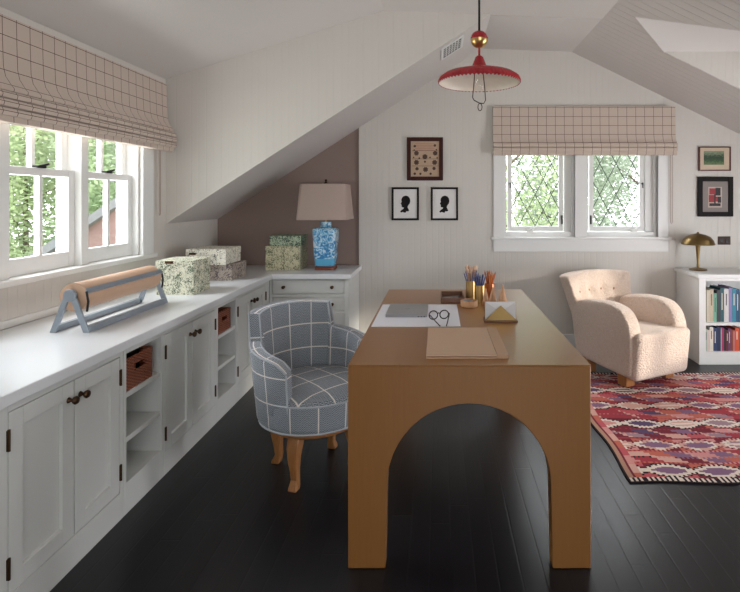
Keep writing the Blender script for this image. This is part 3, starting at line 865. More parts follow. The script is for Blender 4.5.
# cones
for x, y, h, r, lab in ((.275, 2.99, .098, .024, 'left wooden cone close beside the brass pencil cup'), (.318, 3.03, .098, .028, 'middle wooden cone of the three behind the letter holder'), (.372, 2.985, .118, .031, 'right wooden cone standing apart behind the letter holder')):
    b = MB(); b.lathe([(0, 0), (r, 0), (r, .004), (.002, h), (0, h + .001)], (x, y, Z), 28)
    tag(b.build('wooden_cone', M['beech'], smooth=True, sharp=50), lab, 'cone', 'wooden cones on the desk')
# letter holder with envelopes
lh = thing('letter_holder', 'brass triangular letter holder on a wooden base', 'letter holder', (.31, 2.60, Z))
b = MB(); b.box(.228, .394, 2.565, 2.645, Z, Z + .010); b.build('base', M['walnut'], lh, bevel=.001)
b = MB(); b.prism([(.232, 2.572, Z + .010), (.390, 2.572, Z + .010), (.311, 2.572, Z + .083)], (0, .004, 0)); b.build('front_plate', M['oldbrass'], lh)
b = MB(); b.prism([(.232, 2.636, Z + .010), (.390, 2.636, Z + .010), (.311, 2.636, Z + .083)], (0, .004, 0)); b.build('back_plate', M['oldbrass'], lh)
M['env'] = plain('grey_white_card', (206, 206, 208), .6)
M['env2'] = plain('pale_card', (226, 226, 228), .6)
for k in range(3):
    e = thing('envelope', ['pale grey envelope at the front of the letter holder', 'middle pale envelope in the letter holder', 'rearmost pale envelope in the letter holder'][k], 'envelope', (.311, 2.59 + .015 * k, Z + .011), 0, 'envelopes in the letter holder')
    yy_ = 2.585 + .014 * k
    b = MB(); b.box(.236, .386, yy_, yy_ + .003, Z + .011, Z + .098 - .002 * k); b.build('envelope_body', M['env'], e)
    b = MB(); b.prism([(.236, yy_ - .001, Z + .098 - .002 * k), (.386, yy_ - .001, Z + .098 - .002 * k), (.311, yy_ - .001, Z + .05)], (0, .0008, 0)); b.build('flap', M['env2'], e)

# ================================================================== BARREL CHAIR
CH = thing('desk_chair', 'blue herringbone barrel chair with white check pulled up to the desk', 'chair', (-.632, 2.645, 0), math.radians(47))
# local: front is -Y; phi measured from the back (+Y), positive towards +X
def hgt(p):
    a = abs(p)
    if a < 50: return .785 + .012 * math.cos(math.radians(a * 1.8))
    if a < 55: return .785 - (.785 - .655) * (a - 50) / 5
    if a < 105: return .655 - .035 * (a - 55) / 50
    return .62 - .05 * ((a - 105) / 17) ** 2
rings = []; ph = [-122, -119, -113, -105, -95, -85, -75, -65, -57, -55, -53.5, -51.5, -50, -48, -40, -30, -20, -10, 0]
ph = ph + [-p for p in ph[-2::-1]]
def ro(z): return .272 + .050 * (z - .27) / .5
def barrel_ring(p):
    h = hgt(p); a = math.radians(p); th = (.055 if abs(p) < 52 else .072) if abs(p) < 116 else .06
    e = 0 if abs(p) < 118 else .006
    pts = [(ro(.30) - .008 - e, .280), (ro(.30) - e, .30), (ro(.45), .45), (ro(h - .02), h - .02), (ro(h) - .006, h - .006), (ro(h) - th / 2, h), (ro(h) - th + .006, h - .005), (ro(h) - th, h - .02), (ro(.5) - th + .002, .45), (ro(.4) - th, .36)]
    return [(r * math.sin(a), r * math.cos(a), z) for r, z in pts]
b = MB(); b.loft([barrel_ring(p) for p in ph])
def chuv(co, f):
    a = math.atan2(co.x, co.y); n = f.normal; q = math.hypot(co.x, co.y) or 1
    if n.z > .6: return (a * .31 + .045, q + .03)
    if abs(n.x * co.y - n.y * co.x) / q > .6: return (q, co.z + .035)
    return (a * .31 + .045, co.z + .035)
b.build('backrest', M['tweed'], CH, smooth=True, local=True, uv=chuv, sharp=50)
b = MB(); b.lathe([(0, .280), (.262, .280), (.272, .290), (.275, .31), (.280, .40), (.277, .414), (.264, .430), (.225, .448), (.14, .463), (0, .469)], (0, -.015, 0), 48)
def seatuv(co, f):
    n = f.normal
    if n.z > .5: return (co.x, co.y)
    return (math.atan2(co.x, co.y) * .31 + .045, co.z + .035)
b.build('seat', M['tweed'], CH, smooth=True, local=True, uv=seatuv, sharp=60)
# piping: top edge outside, front edges, seat edge
for s_ in (0, 1):
    b = MB(); pts = []
    for p in ph:
        h = hgt(p); a = math.radians(p); r = (ro(h) - .003) if s_ == 0 else (ro(h) - .056)
        pts.append((r * math.sin(a), r * math.cos(a), h - .004))
    b.tube(pts, .0042, 6); b.build('piping', M['piping'], CH, smooth=True, local=True)
for sgn in (-1, 1):
    b = MB(); a = math.radians(122.3 * sgn); h = hgt(122)
    pts = [(r * math.sin(a), r * math.cos(a), z) for r, z in ((ro(.3) - .004, .285), (ro(.38), .38), (ro(.5), .50), (ro(h) - .004, h - .01))]
    b.tube(pts, .0042, 6); b.build('piping', M['piping'], CH, smooth=True, local=True)
b = MB(); b.tube([(.279 * math.cos(2 * PI * i / 48), -.015 + .279 * math.sin(2 * PI * i / 48), .412) for i in range(48)], .0042, 6, closed=True); b.build('piping', M['piping'], CH, smooth=True, local=True)
b = MB(); b.tube([(.270 * math.cos(2 * PI * i / 48), -.012 + .270 * math.sin(2 * PI * i / 48), .283) for i in range(48)], .0045, 6, closed=True); b.build('piping', M['piping'], CH, smooth=True, local=True)
b = MB(); b.lathe([(0, .24), (.22, .24), (.235, .25), (.24, .281), (0, .281)], (0, -.01, 0), 40); b.build('base_ring', M['leg'], CH, smooth=True, local=True)
for a in (30, 120, 210, 300):
    ca_, sa_ = math.cos(math.radians(a)), math.sin(math.radians(a))
    b = MB(); rr_ = []
    for r, z, s_ in ((.185, .262, .034), (.205, .20, .033), (.212, .15, .027), (.205, .09, .021), (.20, .045, .019), (.212, .015, .024), (.216, 0, .024)):
        s2 = s_ * .9
        rr_.append([((r + dx_) * ca_ - dy_ * sa_, (r + dx_) * sa_ + dy_ * ca_ - .01, z) for dx_, dy_ in ((-s2, -s2), (s2, -s2), (s2, s2), (-s2, s2))])
    b.loft(rr_); b.build('leg', M['leg'], CH, local=True, bevel=.005, smooth=True)

# ================================================================== RUG
RX0, RX1, RY0, RY1 = .925, 3.0, 2.482, 4.06
pal = [(146, 56, 64), (172, 82, 88), (108, 42, 52), (122, 92, 116), (84, 68, 96), (188, 130, 126), (40, 32, 36), (204, 188, 176), (142, 116, 124), (172, 94, 80), (158, 122, 104), (190, 148, 136)]
RM = [plain('rug_wool_%d' % i, c, .95, spec=.1, var=.18, vs=160) for i, c in enumerate(pal)]
def tri(x): x = x % 1.0; return 1 - 2 * abs(x - .5) * 1.0 if True else 0
rr = random.Random(3)
cellcol = [[rr.choice([3, 4, 5, 8, 3, 0, 11]) for _ in range(40)] for _ in range(20)]
cellcol2 = [[rr.choice([0, 1, 2, 9, 5]) for _ in range(40)] for _ in range(20)]
def rugc(x, y):
    u = x - RX0; v = y - RY0; W = RY1 - RY0
    if v < .012 or v > W - .012: return 6
    if v < .040 or v > W - .040: return 7 if int(u / .013) % 2 else 6
    if u < .010: return 6
    if u < .034: return 10
    if u < .044: return 2
    if u < .085: return (9, 11, 5, 1)[int(v / .085) % 4]
    P = .235; NB = 11; B = (W - .08) / NB
    k = int((v - .04) / B); t_ = ((v - .04) / B - k) * 2 - 1
    ph_ = u / P + (.5 if k % 4 == 0 else 0) + .17 * k
    ci = int(ph_) % 40; fr = ph_ % 1.0
    c3 = 1 - abs(fr - .5) * 2
    tooth = .16 if int(u / .0125) % 2 else 0
    at = abs(t_)
    if k % 2 == 0:
        wv = .12 + .66 * min(1, c3 * 1.35)
        if at < wv - .26 - tooth * .5: return cellcol[k][ci] if at > .22 * wv or ci % 3 else (7, 11, 6)[ci % 3]
        if at < wv + tooth: return 7 if k % 4 == 0 else (11, 7)[int(u / .05) % 2]
        if at < wv + .20 + tooth: return (6, 2, 4)[(k // 2) % 3] if k % 4 else 6
        return cellcol2[k][(ci + (t_ > 0)) % 40]
    st = round(t_ * 3) / 3
    f2 = (ph_ + .28 * st) % 1.0; ci2 = int(ph_ + .28 * st) % 40
    if at > .80: return cellcol2[k][ci2] if tooth else (2, 0)[k % 2]
    if f2 < .07: return 11
    if t_ > .05: return (cellcol2 if f2 < .55 else cellcol)[k][ci2]
    if t_ > -.12 + tooth: return (4, 6, 3, 8)[(ci2 + k) % 4] if f2 > .5 else 5
    return (cellcol if f2 < .5 else cellcol2)[k][(ci2 + 3) % 40]
b = MB(); nx, ny = 172, 190
def wob(x, y): return .010 * math.sin(y * 9 + 1) * max(0, 1 - (x - RX0) * 2) 
def wobz(x, y): return .0075
V = [[b.bm.verts.new((RX0 + (RX1 - RX0) * i / nx + wob(RX0 + (RX1 - RX0) * i / nx, RY0 + (RY1 - RY0) * j / ny), RY0 + (RY1 - RY0) * j / ny + .008 * math.sin(i * .13), .007)) for j in range(ny + 1)] for i in range(nx + 1)]
for i in range(nx):
    for j in range(ny):
        fc = b.bm.faces.new((V[i][j], V[i + 1][j], V[i + 1][j + 1], V[i][j + 1]))
        fc.material_index = rugc(RX0 + (RX1 - RX0) * (i + .5) / nx, RY0 + (RY1 - RY0) * (j + .5) / ny)
ed = [e for e in b.bm.edges if e.is_boundary]
r_ = bmesh.ops.extrude_edge_only(b.bm, edges=ed)
for v in r_['geom']:
    if isinstance(v, bmesh.types.BMVert): v.co.z = 0.0
for fc in b.bm.faces:
    if abs(fc.normal.z) < .5 and fc.calc_center_median().z < .005: fc.material_index = 6
tag(b.build('rug', RM), 'red and purple kilim rug with zigzag lozenges under the armchair', 'rug')

# ================================================================== ARMCHAIR
AC = thing('armchair', 'cream sherpa wool armchair with rounded arms and buttoned back', 'armchair', (1.475, 4.03, 0), math.radians(27))
b = MB(); b.box(-.275, .275, -.36, .22, .072, .415)
for v in b.bm.verts:
    if v.co.z > .3 and v.co.y > 0: v.co.z -= .03
    if v.co.z < .2 and v.co.y > 0: v.co.z += .03
    if v.co.z < .2 and v.co.y < 0: v.co.y += .035
b.build('seat', M['sherpa'], AC, local=True, bevel=.045, seg=5, smooth=True, sharp=0)
prof = [(-.285, .10), (-.287, .11), (-.305, .30), (-.300, .42), (-.265, .52), (-.20, .580), (-.10, .600), (.05, .597), (.20, .575), (.31, .54), (.30, .30), (.262, .145), (.26, .135)]
for s_ in (-1, 1):
    b = MB(); rings = []
    for k, (xx, sc) in enumerate(((.165, .90), (.180, .975), (.215, 1.0), (.255, 1.0), (.292, .985), (.305, .93))):
        cy, cz = -.01, .33
        rings.append([(s_ * (xx + .02 * (z - .3)), cy + (y - cy) * sc, cz + (z - cz) * (sc if z > .33 else 1)) for y, z in prof])
    b.loft(rings); b.build('arm', M['sherpa'], AC, local=True, smooth=True, sub=2, sharp=0)
# back: thick curved cushion, wider at the top
b = MB(); na, nb = 24, 14; fr, bk = [], []
btn = [(-.60, .66), (-.21, .66), (.21, .66), (.60, .66)]
def bpos(a, t_, side):
    wd = .265 + .085 * t_ ** 1.2
    x = wd * a
    z = .30 + .465 * t_ - .02 * a * a * t_
    y = .225 + .145 * t_ - .075 * a * a
    dent = sum(.034 * math.exp(-((a - p) ** 2 / .014 + (t_ - q) ** 2 / .014)) for p, q in btn)
    dent += .010 * math.exp(-((t_ - .66) ** 2 / .008)) 
    if side == 0: return (x, y + dent, z)
    return (x * .98, y + .145 - .02 * t_, z - .01)
G = [[[b.bm.verts.new(bpos(-1 + 2 * i / na, j / nb, s_)) for j in range(nb + 1)] for i in range(na + 1)] for s_ in (0, 1)]
for s_ in (0, 1):
    for i in range(na):
        for j in range(nb): b.bm.faces.new((G[s_][i][j], G[s_][i + 1][j], G[s_][i + 1][j + 1], G[s_][i][j + 1]))
for i in range(na):
    for j in (0, nb): b.bm.faces.new((G[0][i][j], G[0][i + 1][j], G[1][i + 1][j], G[1][i][j]))
for j in range(nb):
    for i in (0, na): b.bm.faces.new((G[0][i][j], G[0][i][j + 1], G[1][i][j + 1], G[1][i][j]))
back = b.build('backrest', M['sherpa'], AC, local=True, smooth=True, bevel=.045, seg=5, sharp=0)
back.modifiers['bevel'].angle_limit = math.radians(60)
M['button'] = plain('tan_button', (150, 112, 88), .8)
for p, q in btn:
    x, y, z = bpos(p, q, 0); b = MB()
    b.lathe([(0, -.006), (.010, -.004), (.012, 0), (.010, .004), (0, .006)], (0, 0, 0), 12)
    bmesh.ops.rotate(b.bm, verts=b.bm.verts[:], cent=(0, 0, 0), matrix=Matrix.Rotation(PI / 2, 3, 'X')); bmesh.ops.translate(b.bm, verts=b.bm.verts[:], vec=(x, y - .003, z))
    b.build('button', M['button'], back, local=True, smooth=True)
for x, y, z0 in ((-.205, -.17, .0075), (.205, -.17, .0075), (-.20, .22, 0.0), (.20, .22, .0)):
    b = MB(); b.loft([[(x - h, y - h, z), (x + h, y - h, z), (x + h, y + h, z), (x - h, y + h, z)] for h, z in ((.042, z0), (.045, .125))]); b.build('leg', M['leg'], AC, local=True, bevel=.004)

# ================================================================== BOOKCASE, BOOKS AND BRASS LAMP
BX0, BX1, BYF, BYB, BH = 2.145, 2.95, 4.27, 4.68, .742
bc = thing('bookcase', 'low white bookcase against the back wall beside the armchair', 'bookcase', ((BX0 + BX1) / 2, 4.47, 0))
b = MB()
b.box(BX0, BX0 + .02, BYF + .02, BYB, 0, BH - .03); b.box(BX1 - .02, BX1, BYF + .02, BYB, 0, BH - .03); b.box(BX0 + .02, BX1 - .02, BYB - .015, BYB, 0, BH - .03)
b.box(BX0 + .02, BX1 - .02, BYF + .02, BYB - .015, .085, .105)
b.build('carcass', M['trim'], bc, bevel=.0015)
b = MB(); b.box(BX0, BX0 + .055, BYF, BYF + .02, 0, BH - .03); b.box(BX1 - .055, BX1, BYF, BYF + .02, 0, BH - .03)
b.box(BX0 + .055, BX1 - .055, BYF, BYF + .02, 0, .105); b.box(BX0 + .055, BX1 - .055, BYF, BYF + .02, .685, BH - .03); b.build('face_frame', M['trim'], bc, bevel=.0015)
b = MB(); b.box(BX0 + .021, BX1 - .021, BYF + .003, BYB - .016, .320, .345); b.build('shelf', M['trim'], bc, bevel=.0015)
b = MB(); b.box(BX0 - .02, BX1 + .02, BYF - .02, BYB + .01, BH - .03, BH); b.build('bookcase_top', M['trim'], bc, bevel=.004)
upper = [('olive', (112, 108, 84), .014, .272), ('cream', (206, 196, 176), .026, .262), ('buff', (190, 178, 154), .030, .270), ('sea green', (110, 168, 146), .024, .236), ('charcoal', (52, 54, 62), .030, .262), ('dark teal', (34, 84, 92), .030, .280), ('white', (214, 210, 208), .038, .272), ('lavender', (132, 122, 170), .026, .284), ('bright teal', (44, 134, 156), .030, .276), ('deep blue', (32, 78, 112), .032, .268), ('grey', (120, 122, 126), .03, .25)]
lower = [('pale green', (160, 180, 160), .018, .182), ('pale pink', (214, 196, 190), .020, .172), ('ivory', (222, 214, 202), .030, .196), ('navy', (40, 58, 98), .028, .190), ('dark navy', (30, 42, 76), .030, .196), ('silver grey', (170, 170, 176), .010, .186), ('magenta', (170, 48, 98), .016, .192), ('black', (40, 36, 38), .016, .180), ('maroon', (96, 34, 46), .018, .170), ('plum', (104, 60, 104), .020, .186), ('brick', (140, 62, 46), .018, .176), ('dusty rose', (196, 120, 116), .014, .168), ('orange red', (206, 84, 48), .032, .190), ('rust', (156, 66, 40), .028, .182)]
def shelf_books(rows, z, where, group):
    x = BX0 + .060
    for i, (cn, rgb, wd, ht) in enumerate(rows):
        m = plain('book_cloth_' + cn.replace(' ', '_'), rgb, .55, var=.1, vs=60)
        lean = .0
        y0 = BYF + .022 + .006 * ((i * 7) % 4) / 4; dp = .17
        t_ = thing('book', '%s book standing on the %s shelf of the white bookcase' % (cn, where), 'book', (x + wd / 2, y0 + dp / 2, z), 0, group)
        sh = .045 if cn in ('bright teal', 'deep blue') else 0
        def sk(bm_):
            if sh:
                for v in bm_.verts: v.co.x -= 0 if v.co.z < z + .05 else sh * .0 
        b = MB(); b.box(x, x + .0025, y0, y0 + dp, z, z + ht); b.box(x + wd - .003, x + wd - .0005, y0, y0 + dp, z, z + ht); b.box(x + .0025, x + wd - .003, y0, y0 + .003, z, z + ht)
        b.build('cover', m, t_)
        b = MB(); b.box(x + .0025, x + wd - .003, y0 + .003, y0 + dp - .004, z + .003, z + ht - .004); b.build('pages', M['paper'], t_)
        if wd > .017 and i % 3 != 1:
            b = MB(); zz = z + ht * .62; c2 = (225, 215, 195) if sum(rgb) < 380 else (70, 66, 66)
            b.box(x + wd * .36, x + wd * .58, y0 - .0006, y0, z + ht * (.35 if i % 2 else .5), z + ht * .85)
            b.build('spine_band', plain('spine_band_%d' % c2[0], c2, .5), t_)
        x += wd + .0008
shelf_books(upper, .345, 'upper', 'books on the upper shelf')
shelf_books(lower, .105, 'lower', 'books on the lower shelf')

bl = thing('brass_lamp', 'small brass mushroom lamp on top of the bookcase', 'lamp', (2.262, 4.525, BH))
c = (2.262, 4.525, BH)
b = MB(); b.lathe([(0, 0), (.070, 0), (.074, .005), (.070, .010), (.045, .016), (.02, .022), (0, .022)], c, 32); b.build('lamp_base', M['oldbrass'], bl, smooth=True)
b = MB(); b.lathe([(.010, .02), (.012, .04), (.009, .06), (.013, .13), (.020, .20), (.024, .225), (.012, .235), (0, .236)], c, 20); b.build('stem', M['oldbrass'], bl, smooth=True)
b = MB(); b.lathe([(.133, .222), (.136, .226), (.134, .234), (.122, .262), (.098, .290), (.062, .308), (.025, .316), (.012, .318), (.0, .318)], c, 40)
b.lathe([(.133, .222), (.118, .258), (.094, .286), (.06, .303), (0, .312)], c, 40)
bmesh.ops.remove_doubles(b.bm, verts=b.bm.verts, dist=1e-5)
b.build('lamp_shade', M['oldbrass'], bl, smooth=True)
b = MB(); b.lathe([(.010, .316), (.011, .322), (.007, .330), (0, .332)], c, 14); b.build('finial', M['oldbrass'], bl, smooth=True)

# ================================================================== ROMAN BLINDS
def blind(name, label, prof, a0, a1, mapf, cordpt, loc):
    t_ = thing(name, label, 'blind', loc)
    # prof: list of (d, z) of the fabric from top to bottom; split in flat panel and fold stack
    def strip(nm, pr, off):
        b = MB(); L = [0]
        for p, q in zip(pr, pr[1:]): L.append(L[-1] + math.dist(p, q))
        ring = pr + [(d - .004, z - .001) for d, z in pr[::-1]]
        n = 2
        rings = [[mapf(a0 + (a1 - a0) * k / n, d, z) for d, z in ring] for k in range(n + 1)]
        b.loft(rings)
        key = {}
        for k in range(n + 1):
            for i, (d, z) in enumerate(ring):
                j = i if i < len(pr) else 2 * len(pr) - 1 - i
                p = mapf(a0 + (a1 - a0) * k / n, d, z); key[tuple(round(v, 4) for v in p)] = ((a1 - a0) * k / n + .04, L[j] + off)
        b.build(nm, M['blind'], t_, uv=lambda co, f: key[tuple(round(v, 4) for v in co)], smooth=True, sharp=50)
        return L[-1] + off
    off = .03
    for nm, pr in prof: off = strip(nm, pr, off)
    b = MB(); b.prism([mapf(a0 + .002, 0, prof[0][1][0][1] - .035), mapf(a0 + .002, .025, prof[0][1][0][1] - .035), mapf(a0 + .002, .025, prof[0][1][0][1] - .003), mapf(a0 + .002, 0, prof[0][1][0][1] - .003)], Vector(mapf(a1 - .002, 0, 0)) - Vector(mapf(a0 + .002, 0, 0)))
    b.build('headrail', M['trim'], t_)
    if cordpt:
        ca_, d0, z0, z1 = cordpt
        b = MB(); b.tube([mapf(ca_, d0, z0), mapf(ca_, d0, z1 + .01), mapf(ca_ + .008, d0, z1), mapf(ca_ + .016, d0, z1 + .01), mapf(ca_ + .016, d0, z0)], .0028, 6)
        b.build('cord', M['shade'], t_)
    return t_
def ease(pts, n=3):
    return pts
blind('roman_blind', 'wide checked roman blind gathered over the left sash window',
      [('upper_panel', [(.030, 2.195), (.032, 2.08), (.036, 1.96), (.046, 1.915), (.072, 1.875), (.086, 1.858), (.084, 1.846), (.070, 1.842)]),
       ('fold', [(.070, 1.841), (.094, 1.838), (.102, 1.824), (.098, 1.810), (.078, 1.806)]),
       ('fold', [(.078, 1.805), (.102, 1.801), (.109, 1.786), (.104, 1.772), (.078, 1.768)]),
       ('fold', [(.078, 1.767), (.098, 1.763), (.104, 1.747), (.098, 1.732), (.066, 1.730)]),
       ('hem', [(.066, 1.758), (.082, 1.755), (.084, 1.705), (.060, 1.700)])],
      1.55, 3.775, lambda a, d, z: (XL + .0 + d, a, z), (3.675, .03, 1.74, 1.245), (XL + .03, 2.6, 1.70))
blind('roman_blind', 'checked roman blind gathered over the pair of leaded back windows',
      [('upper_panel', [(.026, 2.188), (.028, 2.06), (.032, 1.93), (.042, 1.885), (.056, 1.868), (.054, 1.858)]),
       ('fold', [(.054, 1.857), (.072, 1.853), (.078, 1.838), (.073, 1.824), (.054, 1.820)]),
       ('fold', [(.054, 1.819), (.070, 1.815), (.076, 1.800), (.070, 1.786), (.05, 1.783)]),
       ('hem', [(.048, 1.80), (.060, 1.795), (.062, 1.755), (.045, 1.750)])],
      .49, 2.125, lambda a, d, z: (a, YB - .018 - d, z), (2.085, .0205, 1.77, 1.14), (1.3, YB - .03, 1.75))

# ================================================================== PENDANT
PX_, PY_ = .222, 2.80
RZ = 1.982
p = thing('pendant_lamp', 'red scalloped rise-and-fall pendant lamp with brass ball over the desk', 'lamp', (PX_, PY_, RZ))
M['red'] = plain('red_enamel', (160, 30, 40), .25)
M['enamel'] = plain('cream_enamel', (226, 214, 200), .4)
c = (PX_, PY_, RZ)
b = MB(); n = 264; prof = [(.219, .000), (.220, .012), (.212, .030), (.185, .050), (.13, .066), (.07, .078), (.045, .084)]
rings = []
for i_, (r, z) in enumerate(prof):
    rings.append([(PX_ + r * (1 + (.012 if i_ < 3 else 0) * math.cos(66 * 2 * PI * k / n)) * math.cos(2 * PI * k / n), PY_ + r * (1 + (.012 if i_ < 3 else 0) * math.cos(66 * 2 * PI * k / n)) * math.sin(2 * PI * k / n), RZ + z + (.004 * math.cos(66 * 2 * PI * k / n) if i_ == 0 else 0)) for k in range(n)])
b.loft(rings, caps=False); b.build('shade', M['red'], p, smooth=True, sharp=0)
b = MB(); b.lathe([(.217, .002), (.214, .014), (.205, .027), (.18, .044), (.126, .060), (.066, .072), (.03, .076), (0, .076)], c, 48); b.build('reflector', M['enamel'], p, smooth=True)
b = MB(); b.lathe([(.046, .080), (.048, .086), (.040, .094), (.032, .112), (.022, .140), (.014, .148), (0, .149)], c, 32); b.build('cap', M['red'], p, smooth=True)
b = MB(); b.rod((PX_, PY_, RZ + .147), (PX_, PY_, RZ + .20), .006); b.build('lower_rod', M['red'], p)
b = MB(); b.lathe([(0, .190)] + [(.047 * math.sin(PI * k / 14), .237 - .047 * math.cos(PI * k / 14)) for k in range(1, 8)], c, 32); ball = b.build('ball', M['brass'], p, smooth=True)
b = MB(); b.lathe([(.0472 * math.sin(PI * k / 14), .237 - .0472 * math.cos(PI * k / 14)) for k in range(7, 14)] + [(0, .2842)], c, 32); b.build('ball_cap', M['red'], p, smooth=True)
zc_ = zf(PX_)
b = MB(); b.rod((PX_, PY_, RZ + .28), (PX_, PY_, zc_ - .02), .006); b.build('cord', M['black'], p)
b = MB(); b.lathe([(0, -.03), (.03, -.028), (.05, -.012), (.055, 0), (0, 0)], (PX_, PY_, zc_ - .001), 28); b.build('ceiling_rose', M['red'], p, smooth=True)
b = MB(); b.lathe([(.018, .07), (.018, .03), (.014, .028), (.024, .005), (.028, -.012), (.022, -.032), (.010, -.042), (0, -.044)], c, 24)
b.build('bulb', M['glass'], p, smooth=True)
b = MB(); b.tube([(PX_ - .025, PY_, RZ + .05), (PX_ - .030, PY_, RZ - .02), (PX_ - .036, PY_, RZ - .075), (PX_ - .028, PY_, RZ - .09), (PX_, PY_, RZ - .105), (PX_ + .024, PY_, RZ - .108), (PX_ + .034, PY_, RZ - .09), (PX_ + .030, PY_, RZ - .03), (PX_ + .022, PY_, RZ + .05)], .0028, 6)
b.tube([(PX_ + .004 + .011 * math.sin(2 * PI * k / 14), PY_, RZ - .127 + .020 * math.cos(2 * PI * k / 14)) for k in range(14)], .0026, 6, closed=True)
b.build('pull_handle', M['bronze'], p, smooth=True)

# ================================================================== PICTURES ON THE WALL
def frame(label, x0, x1, z0, z1, fw, fm, mat_m, matw):
    t_ = thing('picture_frame', label, 'picture', ((x0 + x1) / 2, YB - .01, z0))
    b = MB(); y0, y1 = YB - .024, YB - .001
    b.box(x0, x0 + fw, y0, y1, z0, z1); b.box(x1 - fw, x1, y0, y1, z0, z1); b.box(x0 + fw, x1 - fw, y0, y1, z0, z0 + fw); b.box(x0 + fw, x1 - fw, y0, y1, z1 - fw, z1)
    b.build('frame', fm, t_, bevel=.003)
    b = MB(); b.box(x0 + fw, x1 - fw, y0 + .010, y1, z0 + fw, z1 - fw); b.build('mat_board', mat_m, t_)
    return t_
def PXZ(u, v): return ((u - VPX) * YB / FPX, CAMZ + (VPY - v) * YB / FPX)
M['frameblack'] = plain('black_frame', (26, 22, 22), .6, spec=.15)
M['framemahog'] = plain('mahogany_frame', (62, 32, 28), .6, spec=.15)
M['mat_white'] = plain('mat_white', (226, 224, 222), .8)
M['mat_grey'] = plain('mat_grey', (140, 132, 128), .8)
M['linen'] = plain('aged_linen', (186, 160, 136), .9, var=.1)
M['thread'] = plain('brown_thread', (78, 58, 48), .9)
M['thread2'] = plain('rose_thread', (176, 130, 112), .9)
x0, z1 = PXZ(407, 137.5); x1, z0 = PXZ(443, 180.5)
s_ = frame('dark framed needlework sampler hanging above the two silhouettes', x0, x1, z0, z1, .035, M['framemahog'], M['linen'], 0)
b = MB(); yy_ = YB - .015; w_ = x1 - x0 - .07; h_ = z1 - z0 - .07
def motif(u, v, r, n=8, sq=1.0):
    cx, cz = x0 + .035 + w_ * u, z1 - .035 - h_ * v
    b.prism([(cx + r * (1 + .35 * (k % 2)) * math.cos(2 * PI * k / (2 * n)), yy_, cz + sq * r * (1 + .35 * (k % 2)) * math.sin(2 * PI * k / (2 * n))) for k in range(2 * n)], (0, .002, 0))
for u, v, r in ((.14, .14, .010), (.85, .12, .010), (.20, .34, .018), (.86, .34, .018), (.5, .44, .020), (.2, .60, .019), (.84, .60, .019), (.5, .58, .008), (.22, .78, .013), (.52, .80, .019), (.82, .77, .013), (.14, .92, .010), (.34, .92, .009), (.7, .92, .009), (.1, .46, .006), (.3, .48, .007), (.68, .46, .007), (.93, .47, .006), (.12, .25, .006), (.9, .24, .006)): motif(u, v, r)
for v in (.27, .50, .70): b.box(x0 + .045, x1 - .045, yy_, yy_ + .002, z1 - .035 - h_ * v - .0015, z1 - .035 - h_ * v + .0015)
b.build('embroidery', M['thread'], s_)
b = MB()
for k in range(5):
    zz = z1 - .045 - h_ * (.04 + .045 * k); b.box(x0 + .075, x1 - .075, yy_ + .0005, yy_ + .002, zz - .003, zz + .003)
b.build('stitched_text', M['thread2'], s_)
sil = [(-.05, -1.0), (-.42, -.90), (-.62, -.98), (-.74, -.84), (-.55, -.66), (-.30, -.52), (-.22, -.40), (-.40, -.36), (-.52, -.30), (-.56, -.20), (-.52, -.14), (-.60, -.08), (-.57, -.02), (-.68, .06), (-.60, .16), (-.54, .30), (-.58, .50), (-.50, .74), (-.30, .92), (.02, 1.0), (.34, .90), (.55, .66), (.60, .36), (.52, .08), (.34, -.12), (.24, -.34), (.36, -.56), (.46, -.72), (.30, -.84), (.10, -.80)]
for k, (u0, u1) in enumerate(((391.8, 419), (430.8, 458))):
    x0, z1 = PXZ(u0, 187.3); x1, z0 = PXZ(u1, 220.2)
    s_ = frame('%s of the two small black-framed silhouette portraits' % ('left' if k == 0 else 'right'), x0, x1, z0, z1, .018, M['frameblack'], M['mat_white'], 0)
    cx, cz = (x0 + x1) / 2 + .004, (z0 + z1) / 2 - .004
    b = MB(); a = [b.bm.verts.new((cx + x * .068, YB - .0165, cz + z * .078)) for x, z in sil]; c_ = [b.bm.verts.new((cx + x * .068, YB - .014, cz + z * .078)) for x, z in sil]
    f1 = b.bm.faces.new(a); f2 = b.bm.faces.new(c_[::-1])
    for i in range(len(sil)): b.bm.faces.new((a[i], c_[i], c_[(i + 1) % len(sil)], a[(i + 1) % len(sil)]))
    b.bm.normal_update(); bmesh.ops.triangulate(b.bm, faces=[f1, f2], ngon_method='EAR_CLIP')
    b.build('silhouette', M['frameblack'], s_)
x0, z1 = PXZ(698, 146.8); x1, z0 = PXZ(729.7, 171)
s_ = frame('thin red-brown framed green landscape print on the right', x0, x1, z0, z1, .010, plain('red_wood_frame', (88, 36, 30), .4), plain('buff_mat', (204, 184, 162), .8), 0)
t = NT('green_landscape_print'); v = t.coord('Generated'); n = t.noise(t.scale(v, (2, 1, 6)), 4, 4, .5)
z_ = t.xyz(v)[2]
t.base(t.ramp(t.math('ADD', t.math('MULTIPLY', z_, .6), t.math('MULTIPLY', n, .5)), [(.2, lin((120, 140, 96))), (.42, lin((60, 88, 58))), (.6, lin((44, 66, 50))), (.8, lin((128, 140, 112)))])); t.set(.7)
b = MB(); b.box(x0 + .045, x1 - .06, YB - .0165, YB - .0142, z0 + .055, z1 - .04); b.build('print', t.m, s_)
x0, z1 = PXZ(697, 176.8); x1, z0 = PXZ(732, 216.5)
s_ = frame('wide black framed red and dark print below the green landscape', x0, x1, z0, z1, .042, M['frameblack'], M['mat_grey'], 0)
cx, cz = (x0 + x1) / 2, (z0 + z1) / 2
